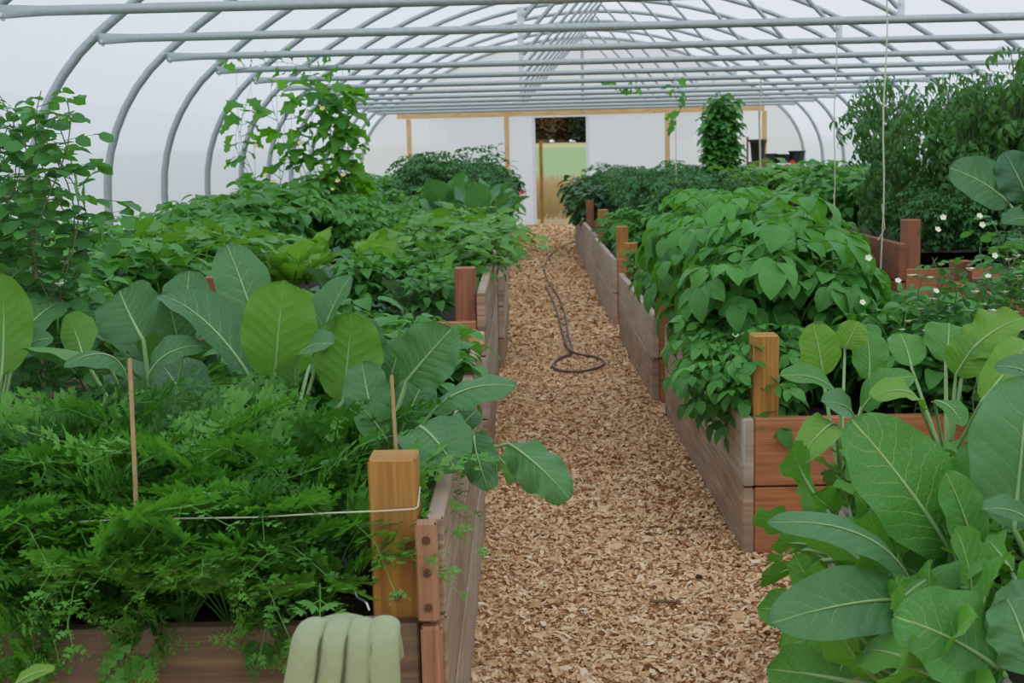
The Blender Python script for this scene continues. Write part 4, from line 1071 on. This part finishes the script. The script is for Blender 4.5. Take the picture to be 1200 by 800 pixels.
# inner right column
for i, (x, y, s) in enumerate([(2.95, 7.3, 1.0), (3.35, 7.5, 1.08), (2.75, 7.95, .92), (3.2, 8.2, 1.05), (3.7, 7.9, 1.1), (3.1, 8.8, .98), (2.62, 8.05, .95), (2.88, 7.75, 1.0), (3.95, 8.4, 1.12)]):
    put('tomato', x, y, .60, 'tall drooping-leafed tomato in the thicket at right', 'tall tomatoes at the right edge', s=s, tilt=(0, 0))
for i, (x, y, s) in enumerate([(2.32, 7.9, .72), (2.55, 7.4, .8), (2.35, 8.4, .85), (2.75, 7.3, .95), (2.5, 8.9, .9)]):
    put('tomato', x, y, .7, 'shorter tomato leaning over the stepped red boards', 'tomatoes leaning over the stepped boards', s=s)
scatter('tomato_far', 12, 2.2, 3.3, 7.12, 7.5, .78, 'low dark bush behind the stepped boards', 'low bushes behind the stepped boards', (.42, .55), mind=.2)
scatter('tomato_far', 6, 2.4, 3.2, 4.8, 6.3, .62, 'dark bush behind the pea flowers', 'dark bushes behind the peas', (.55, .75), mind=.3)
scatter('kale', 3, 2.3, 2.7, 5.3, 5.9, .85, 'large blue kale leaves near the right edge', 'blue kale at the right edge', (1.2, 1.5), mind=.25)
scatter('bean', 8, 2.45, 3.3, 9.9, 12.2, .7, 'bean bush behind the red-brown boards', 'beans in the tall red-brown bed', (1.0, 1.3), mind=.3)
scatter('squash', 9, 2.3, 3.3, 12.2, 15, .7, 'light squash foliage right of centre in the distance', 'squash in the far inner bed', (1.0, 1.3), mind=.35)
scatter('tomato_far', 8, 2.3, 3.3, 15.8, 19.4, .6, 'far tomato in the inner right row', 'far tomatoes in the inner right row', (.6, .75), mind=.35)
scatter('squash', 9, 1.9, 3.3, 19.6, 22.5, .4, 'distant squash before the end wall at right', 'distant squash by the end wall', (1.2, 1.5), mind=.4)
scatter('bean', 10, 3.4, 4.7, 10, 15, .5, 'bean by the right film wall', 'beans by the right film wall', (1.3, 1.7), mind=.5)
scatter('squash', 9, 3.4, 4.7, 15, 21, .4, 'squash by the far right wall', 'squash by the far right wall', (1.3, 1.7), mind=.5)
scatter('kale', 4, 4.5, 5.0, 16.5, 18, .75, 'large blue-grey kale against the far right wall', 'kale against the far right wall', (1.5, 1.8), mind=.3)
put('column', 2.62, 17.2, .55, 'dense green column of climbing beans before the end wall', s=1.0)
for i in range(3): put('column', 2.52 + .12 * i, 17.15 + .1 * (i % 2), .5, 'climbing bean strand in the dense leafy column', 'climbing beans of the leafy column', s=.97)

# climbing vine on strings under the fourth cross tube
yv = YK(3) - .045
for i, (px, top, bot, n, w) in enumerate([(275, 82, 220, 15, .05), (292, 78, 215, 15, .06), (322, 96, 220, 15, .08), (338, 90, 235, 15, .08), (362, 84, 235, 20, .09), (384, 92, 240, 24, .12), (400, 84, 240, 24, .09)]):
    a = at(px, top, yv); b = at(px, bot, yv); H = a[2] - .6
    key = 'climb%d' % i
    PR[key] = [proto_vine(H, w, n, lf_vine, G['vine'], 1 if n < 16 else 3, CREAM, 2, 0, lsc=(1.1, 2.0), kinks=.06)]
    put(key, a[0], yv, .6, ['thin vine strand on the leftmost trellis string', 'second thin vine strand below the fourth cross tube', 'sparse vine strand with gaps between its leaves', 'vine strand left of the thick ones, yellowish blossoms', 'thick vine strand reaching the cross tube', 'thickest vine strand with overlapping lobed leaves', 'rightmost vine strand hanging from the cross tube'][i], 'vines climbing the strings at left', name='climbing_vine', rz=0)
    mb = MB(); tube(mb, [(a[0], yv, .6), (a[0] + .01, yv, ZT - .02)], .0025, 4)
    one('trellis_string', mb, TWINE, ['string of the leftmost vine strand', 'string of the second vine strand from the left', 'string of the sparse third vine strand', 'string of the fourth vine strand', 'string carrying the fifth, thick vine strand', 'string carrying the thickest vine strand', 'string of the rightmost vine strand at left'][i] , 'string', 'strings under the fourth cross tube')
# leaves running along the tube
PR['runner'] = [proto_vine(1.2, .03, 20, lf_vine, G['vine'], 1, CREAM, 1, 0, kinks=.03)]
p = at(268, 84, yv); o = put('runner', p[0], yv - .02, ZT + .02, 'vine shoot running sideways along the fourth cross tube', name='climbing_vine', rz=0); o.rotation_euler = (0, PI / 2, 0)
# strings and shoots at the right
def string(px, y, zt, zb, label, r=.004):
    a = at(px, 100, y); s = np.linspace(0, 1, 9)
    mb = MB(); tube(mb, [(a[0] + .006 * math.sin(q * 11), y, zt + (zb - zt) * q) for q in s], r, 5)
    tube(mb, [(a[0] - .02, y, .9 + .02), (a[0] + .012, y - .006, .98), (a[0] - .004, y, 1.10)], .0025, 4)
    one('hanging_twine', mb, TWINE, label, 'twine')
string(1037, 6.45, ZT, .72, 'pale twine hanging in front of the tall tomatoes, down to the red boards', .0042)
string(979, 7.95, ZT, .80, 'thin pale twine left of the tall tomatoes')
string(891, 14.2, ZT, .9, 'distant twine right of the bean column', .008)
PR['shoot'] = [proto_vine(.5, .03, 12, lf_vine, G['vine'], 1, kinks=.03)]
for i, (px, py, y, rot) in enumerate([(792, 150, 12.5, 0), (708, 118, 16.3, PI / 2)]):
    p = at(px, py, y); o = put('shoot', p[0], y, p[2], ['leafy shoot hanging from a tube above the right beds', 'small vine tip lying on a far cross tube near the centre'][i], name='vine_shoot', rz=0)
    if rot: o.rotation_euler = (0, rot, 0); o.location[2] = ZT + .03
a = at(792, 150, 12.5); mb = MB(); tube(mb, [(a[0], 12.5, ZT), (a[0], 12.5, .6)], .004, 4); one('trellis_string', mb, TWINE, 'lone string with a leafy shoot above the right beds', 'string')

# ================================================================== flowers
fm = {'w': flower_mesh(PETAL, .016), 'o': flower_mesh(ORANGE, .035, 9), 'r': flower_mesh(RED, .03, 6), 'c': flower_mesh(CREAM, .03, 5)}
def flower(k, px, py, y, label, group, s=1.0, name='blossom'):
    p = at(px, py, y); o = link(name, fm[k]); o.location = [float(v) for v in p]; o.rotation_euler = (R.uniform(.5, 1.2), R.uniform(-.4, .4), 0); o.scale = (s, s, s)
    tag(o, label, 'flower', group)
for px, py, y in [(905, 243, 5.9), (900, 238, 5.9), (1017, 303, 4.6), (861, 393, 4.6)]:
    flower('w', px, py, y, 'tiny white potato blossom among the potato and bean leaves', 'white blossoms on the right', 1.1)
for px, py in [(1105, 255), (1098, 270), (1147, 254), (1150, 264), (1165, 300), (1158, 325), (1096, 342), (1010, 355), (1052, 330)]:
    flower('w', px, py, 4.05, 'white pea flower above the front right bed', 'white pea flowers', .85, 'pea_flower')
for px, py in [(922, 196), (928, 191), (919, 202)]: flower('o', px, py, 15.5, 'orange marigold in the far inner right bed', 'orange marigolds', 1.3, 'marigold')
for px, py in [(612, 227), (590, 255)]: flower('r', px, py, 16.6, 'red bloom on the pepper side of the far path', 'red blooms by the doorway', 1.6)
for px, py in [(312, 206), (320, 214), (378, 128), (352, 168), (300, 172), (396, 213), (402, 206), (391, 222)]: flower('c', px, py, 10.6, 'cream blossom on the climbing vine', 'cream blossoms at the climbing vine', 1.0)

# ================================================================== small things at the front
p0 = at(152, 420, 2.50); p1 = at(163, 716, 2.47)
mb = MB(); tube(mb, [p1 - np.array([0, 0, .04]), p1, (p0 + p1) / 2 + np.array([.002, 0, 0]), p0], [.0055, .0055, .005, .0045], 8, caps=True)
one('bamboo_stake', mb, BAMBOO, 'thin bamboo stake standing among the carrots', 'stake')
p0 = at(459, 440, 2.56); p1 = at(465, 545, 2.56)
mb = MB(); tube(mb, [p1 - np.array([0, 0, .1]), p1, p0], .004, 8, caps=True)
one('bamboo_stake', mb, BAMBOO, 'short thin stake above the golden corner post', 'stake')
# string from the post through the carrots
mb = MB()
q = [at(74, 612, 2.46), at(160, 608, 2.455), at(300, 606, 2.45), at(385, 601, 2.445)]
zt_ = float(at(437, 599, 2.436)[2])
q += [np.array([-.318, 2.436, zt_]), np.array([-.30, 2.436, zt_]), np.array([-.225, 2.437, zt_ + .003]), np.array([-.219, 2.442, zt_ + .006]), np.array([-.2185, 2.50, zt_ + .03])]
tube(mb, q, .0018, 6)
one('white_string', mb, TWINE, 'white string tied round the golden post and stretched through the carrots', 'string')
# hand tool handle in the bed
mb = MB(); a = at(402, 655, 2.52); b = at(415, 688, 2.48); c = at(432, 708, 2.455)
t = thing('hand_weeder', 'black-handled hand weeder with a bent steel neck stuck beside the post', 'tool', b, 0)
mb.add(np.zeros((1, 3)), np.zeros((0, 4), int)) if False else None
tube(mb, [a - b, (a - b) * .5, (0, 0, 0)], [.011, .013, .009], 10, caps=True); link('handle', mb.mesh('handle', BLACK), t)
mb = MB(); d = c - b; tube(mb, smooth([(0, 0, 0), d * .35 + np.array([-.004, 0, -.008]), d * .8 + np.array([0, 0, -.002]), d + np.array([.001, 0, -.012])], 5), .0035, 7, caps=True); link('steel_neck', mb.mesh('steel_neck', simple_mat('polished_steel', (.75, .76, .78), .2, metal=.9)), t)

# ================================================================== glove hung over a stub post in front of the bed
def glove():
    yg = 1.72
    pc = at(396, 740, yg)
    post = board('stub_post', (pc[0] + .004, yg + .045, 0), (pc[0] + .004, yg + .045, pc[2] - .004), .085, .06, W['brown'], up=(1, 0, 0))
    tag(post, 'brown stub post under the sage green glove', 'post')
    t = thing('garden_glove', 'sage green fabric garden glove draped fingers down over a stub post', 'glove', (pc[0], yg, pc[2]), 0)
    # four finger tubes side by side, folding over the top, widest at the knuckles
    xs = [(325, 362, 800, 366), (362, 396, 800, 398), (399, 432, 800, 426), (431, 469, 800, 452)]
    for i, (lo, hi, _, topx) in enumerate(xs):
        mb = MB(); cxb = (lo + hi) / 2; rb = (hi - lo) / 2 * yg / F
        P = []; rr = []
        for s in np.linspace(0, 1, 16):
            # from the back of the post, over the top, down the front
            if s < .3:
                k = s / .3; P.append(((topx - 396) * yg / F * .95, .085 - .045 * k, -.02 - .05 * (1 - k) + .010 * k)); rr.append(rb * .95)
            else:
                k = (s - .3) / .7; a = min(1, k / .35) * PI / 2
                xk = (topx - 396) + ((cxb - topx)) * min(1, k * 1.5) ** .8
                P.append((xk * yg / F, .035 - .045 * math.sin(a), -.018 + .018 * math.cos(a) - max(0, k - .2) * .155)); rr.append(rb * (.93 + .12 * math.sin(k * 2.6)) * (1 if k < .8 else math.sqrt(max(.12, 1 - ((k - .8) / .2) ** 2 * .8))))
        tube(mb, smooth(P, 3), np.interp(np.linspace(0, 1, 15 * 3 + 1), np.linspace(0, 1, 16), rr) * 1.06, 16, caps=True, flat=.62)
        o = link('finger', mb.mesh('finger', GLOVE), t)
        sb = MB()
        off = np.array([rr[8] * 1.02, -.004, 0])
        if i < 3:
            Q = [np.array(p) + np.array([r_ * 1.03, -.010 if n_ > 6 else -.002, .003 if n_ <= 7 else 0]) for n_, (p, r_) in enumerate(zip(P, rr))][5:14]
            tube(sb, smooth(Q, 3), .0012, 5); link('seam', sb.mesh('seam', GLOVE_SEAM), o)
    mb = MB(); tube(mb, [(.0, .045, -.01), (.0, .08, -.05), (0, .09, -.13), (0, .092, -.17)], [.044, .05, .046, .05], 20, flat=.5, caps=True)
    link('palm', mb.mesh('palm', GLOVE), t)
glove()
# leaf tip of a plant in the nearest bed, bottom left corner
hero_plant('single bright leaf tip poking up in the bottom left corner', at(20, 880, 1.75), [lf('collard_light', (12, 812), (64, 783), 1.75, 1.72, 26, face=(0, -.6, 1), sag=.1, prof=p_ellip), lf('collard_light', (0, 850), (-50, 830), 1.75, 1.7, 40, face=UPF, sag=.2)], stem=.02)

# ================================================================== things near the far right wall
def pot(px, py, y, r, h, label, kind='black'):
    p = at(px, py, y); t = thing('nursery_pot', label, 'pot', p, 0, 'black nursery pots by the end wall')
    mb = MB(); k = 14; an = np.arange(k) * 2 * PI / k
    prof = [(r * .74, 0), (r * .95, h * .86), (r * 1.06, h * .87), (r * 1.08, h), (r * .98, h), (r * .9, h * .85), (r * .7, .01)]
    V = np.array([(q * math.cos(a), q * math.sin(a), z) for q, z in prof for a in an]); n = len(prof)
    Fc = [[i * k + j, i * k + (j + 1) % k, (i + 1) * k + (j + 1) % k, (i + 1) * k + j] for i in range(n - 1) for j in range(k)]
    mb.add(V, Fc); link('pot_wall', mb.mesh('pot_wall', BLACK), t)
    mb = MB(); tube(mb, [(0, 0, h * .7), (0, 0, h * .8)], r * .9, 14, caps=True); link('potting_soil', mb.mesh('potting_soil', SOIL), t)
yt = 23.2
tb = at(912, 192, yt)
t = thing('potting_table', 'white-topped table with black pots by the end wall', 'table', (tb[0], yt, 0), 0)
o = board('table_top', (tb[0] - .95, yt, tb[2] - .025), (tb[0] + .75, yt, tb[2] - .025), .6, .04, simple_mat('white_board', (.75, .76, .78)), up=(0, 1, 0), parent=None)
o.parent = t; o.location = (-.1, 0, tb[2] - .025)
for sx in (-.85, .65):
    for sy in (-.25, .25):
        mb = MB(); box(mb, (sx, sy, (tb[2] - .05) / 2), (.05, .05, tb[2] - .05), 2); link('leg', mb.mesh('leg', W['pine'], False), t)
for i, (px, r, h) in enumerate([(903, .12, .17), (914, .11, .16), (921, .1, .16), (934, .15, .22)]):
    pot(px, 191.0, yt, r, h, ['low black pot on the white table, leftmost', 'second black pot on the white table', 'third black pot on the white table', 'larger black pot at the right end of the white table'][i])
pot(888, 189, 22.6, .15, .38, 'tall black pot beside the thin red stakes')
mb = MB(); p = at(876, 160, 22.6); tube(mb, [(p[0], 22.6, 0), (p[0], 22.6, p[2])], .02, 6, caps=True); one('garden_stake', mb, W['red'], 'thin reddish stake left of the tall black pot', 'stake')
mb = MB(); p = at(893, 150, 22.3); tube(mb, [(p[0], 22.3, 0), (p[0] - .05, 22.3, 2.0)], .018, 6, caps=True); one('garden_stake', mb, BAMBOO, 'tall bamboo stake in front of the tall black pot', 'stake')
# support for the raised pot
p = at(888, 189, 22.6); mb = MB(); box(mb, (p[0], 22.6, (p[2]) / 2 - .001), (.3, .3, p[2] - .004), 2); one('crate_stand', mb, W['red'], 'reddish wooden stand carrying the tall black pot', 'stand', smooth=False)

# ================================================================== outside
def outside():
    m, nt = new_mat('field')
    tc = N(nt, 'ShaderNodeTexCoord'); sp = N(nt, 'ShaderNodeSeparateXYZ'); nt.links.new(tc.outputs['Object'], sp.inputs[0])
    nz = noise(nt, mapping(nt, tc.outputs['Object'], (.6, .12, 1)), 2, 4)
    y = M_(nt, 'ADD', sp.outputs[1], M_(nt, 'MULTIPLY', nz, 9.0))
    col = ramp(nt, M_(nt, 'DIVIDE', y, 150.0), [(.0, s2l(162, 142, 98)), (.29, s2l(157, 141, 91)), (.36, s2l(112, 132, 85)), (.48, s2l(92, 134, 78)), (.8, s2l(99, 136, 82)), (.86, s2l(154, 147, 101)), (1, s2l(146, 137, 91))])
    col = mix(nt, M_(nt, 'MULTIPLY', noise(nt, tc.outputs['Object'], 9, 4), .35), col, s2l(130, 120, 80))
    b = N(nt, 'ShaderNodeBsdfPrincipled'); nt.links.new(col, b.inputs['Base Color']); b.inputs['Roughness'].default_value = .95
    out(nt, b.outputs[0])
    mb = MB(); xs = np.linspace(-60, 70, 14); ys = np.concatenate([np.linspace(-10, 24, 5), np.linspace(28, 150, 18)])
    k = len(xs)
    V = [(x, y, -.03 if y < 30 else -.03 + (y - 30) ** 1.15 / 98 + .05 * math.sin(x * .3 + y * .1)) for y in ys for x in xs]
    Fc = [[j * k + i, j * k + i + 1, (j + 1) * k + i + 1, (j + 1) * k + i] for j in range(len(ys) - 1) for i in range(k - 1)]
    mb.add(V, Fc); tag(link('ground', mb.mesh('ground', m)), kind='structure')
outside()
TREE = leaf_mat('tree_leaf', s2l(28, 44, 36), s2l(54, 68, 50), None, None, 0)
TREE2 = leaf_mat('autumn_tree_leaf', s2l(70, 56, 40), s2l(100, 80, 54), None, None, 0)
BARK = simple_mat('tree_bark', s2l(86, 70, 58), .9)
def tree_mesh(m, hw, hh):
    fo, st = MB(), MB()
    tube(st, [(0, 0, 0), (.1, 0, hh * .5), (0, 0, hh * .8)], [.25, .18, .08], 6)
    for q in range(6): tube(st, [(0, 0, hh * (.2 + .08 * q)), (math.cos(q * 2.4) * hw * .7, math.sin(q * 2.4) * hw * .7, hh * (.4 + .08 * q))], [.09, .03], 4)
    n = 900
    d = R.normal(0, 1, (n, 3)); d /= np.linalg.norm(d, axis=1)[:, None]
    rr = R.uniform(.5, 1, n)[:, None] ** .5
    P = d * rr * np.array([hw, hw, hh * .48]) + np.array([0, 0, hh * .45])
    a = R.normal(0, .32, (n, 3)); c = R.normal(0, .32, (n, 3))
    V = np.stack([P - a, P - c, P + a, P + c], 1).reshape(-1, 3)
    fo.add(V, np.arange(n * 4).reshape(-1, 4), None, np.repeat(R.uniform(0, 1, n), 4))
    return fo.mesh('crown', m), st.mesh('trunk', BARK)
tm = [tree_mesh(TREE, 1.15, 5.2), tree_mesh(TREE2, 1.1, 4.8), tree_mesh(TREE, 1.1, 4.6)]
for i, x in enumerate(np.linspace(-8, 20, 12)):
    c, s = tm[[0, 1, 0, 0, 1, 1, 0, 2, 0, 0, 1, 0][i]]
    kind = [0, 1, 0, 0, 1, 1, 0, 2, 0, 0, 1, 0][i]
    t = thing('tree', ['dark green tree in the row beyond the field', 'brownish autumn tree in the row beyond the field', 'short dark green tree in the row beyond the field'][kind], 'tree', (x * .9 + .3, 142 + (i % 2) * 3, 2.3), R.uniform(0, 6), 'trees beyond the field')
    link('crown', c, t); link('trunk', s, t)
# dry grass outside the doorway
m = simple_mat('dry_grass', s2l(176, 146, 104), .9, s2l(116, 98, 58), 3)
n = 9000; x = R.uniform(-2, 5, n); y = R.uniform(26.5, 40, n); h = R.uniform(.25, .75, n)
dx = R.normal(0, .12, n); 
V = np.stack([np.stack([x - .006, y, 0 * x], 1), np.stack([x + .006, y, 0 * x], 1), np.stack([x + dx + .003, y, h], 1), np.stack([x + dx - .003, y, h], 1)], 1).reshape(-1, 3)
mb = MB(); mb.add(V, np.arange(n * 4).reshape(-1, 4)); o = link('dry_grass', mb.mesh('dry_grass', m)); tag(o, 'tall dry straw-coloured grass outside the far doorway', 'grass', kind='stuff')
p = at(635, 236, 25.4)
o = board('fence_stake', (p[0], 25.4, 0), (p[0] + .0, 25.4, 1.6), .07, .07, W['golden'], up=(0, 1, 0)); tag(o, 'rough orange-brown stake standing just outside the doorway', 'stake')

# ================================================================== light
w = bpy.data.worlds.new('overcast'); bpy.context.scene.world = w; w.use_nodes = True
nt = w.node_tree; nt.nodes.clear()
bg = N(nt, 'ShaderNodeBackground'); ow = N(nt, 'ShaderNodeOutputWorld')
tc = N(nt, 'ShaderNodeTexCoord'); sp = N(nt, 'ShaderNodeSeparateXYZ'); nt.links.new(tc.outputs['Generated'], sp.inputs[0])
nt.links.new(ramp(nt, M_(nt, 'ADD', M_(nt, 'MULTIPLY', sp.outputs[2], .5), .5), [(.35, (.6, .63, .62)), (.52, (.74, .83, .97)), (1, (.90, .95, 1.0))]), bg.inputs[0])
bg.inputs[1].default_value = 1.27
nt.links.new(bg.outputs[0], ow.inputs[0])
sd = bpy.data.lights.new('sun', 'SUN'); sd.energy = 2.6; sd.angle = math.radians(50); sd.color = (1, .97, .92)
so = bpy.data.objects.new('sun', sd); COL.objects.link(so); so.rotation_euler = (math.radians(38), math.radians(12), 0)
sc = bpy.context.scene
sc.view_settings.view_transform = 'Standard'; sc.view_settings.look = 'None'; sc.view_settings.exposure = 0
sc.cycles.max_bounces = 8; sc.cycles.diffuse_bounces = 5; sc.cycles.transmission_bounces = 5; sc.cycles.transparent_max_bounces = 8
sc.cycles.use_denoising = True

vs = sc.view_settings; vs.use_curve_mapping = True
cmx = vs.curve_mapping; cmx.white_level = (2, 2, 2); cmx.use_clip = False
cv = cmx.curves[3]; cv.points[0].location = (0, 0); cv.points[1].location = (1, .92)
for px_, py_ in ((.03, .062), (.1, .212), (.22, .43), (.36, .62), (.6, .79)): cv.points.new(px_, py_)
cmx.update()
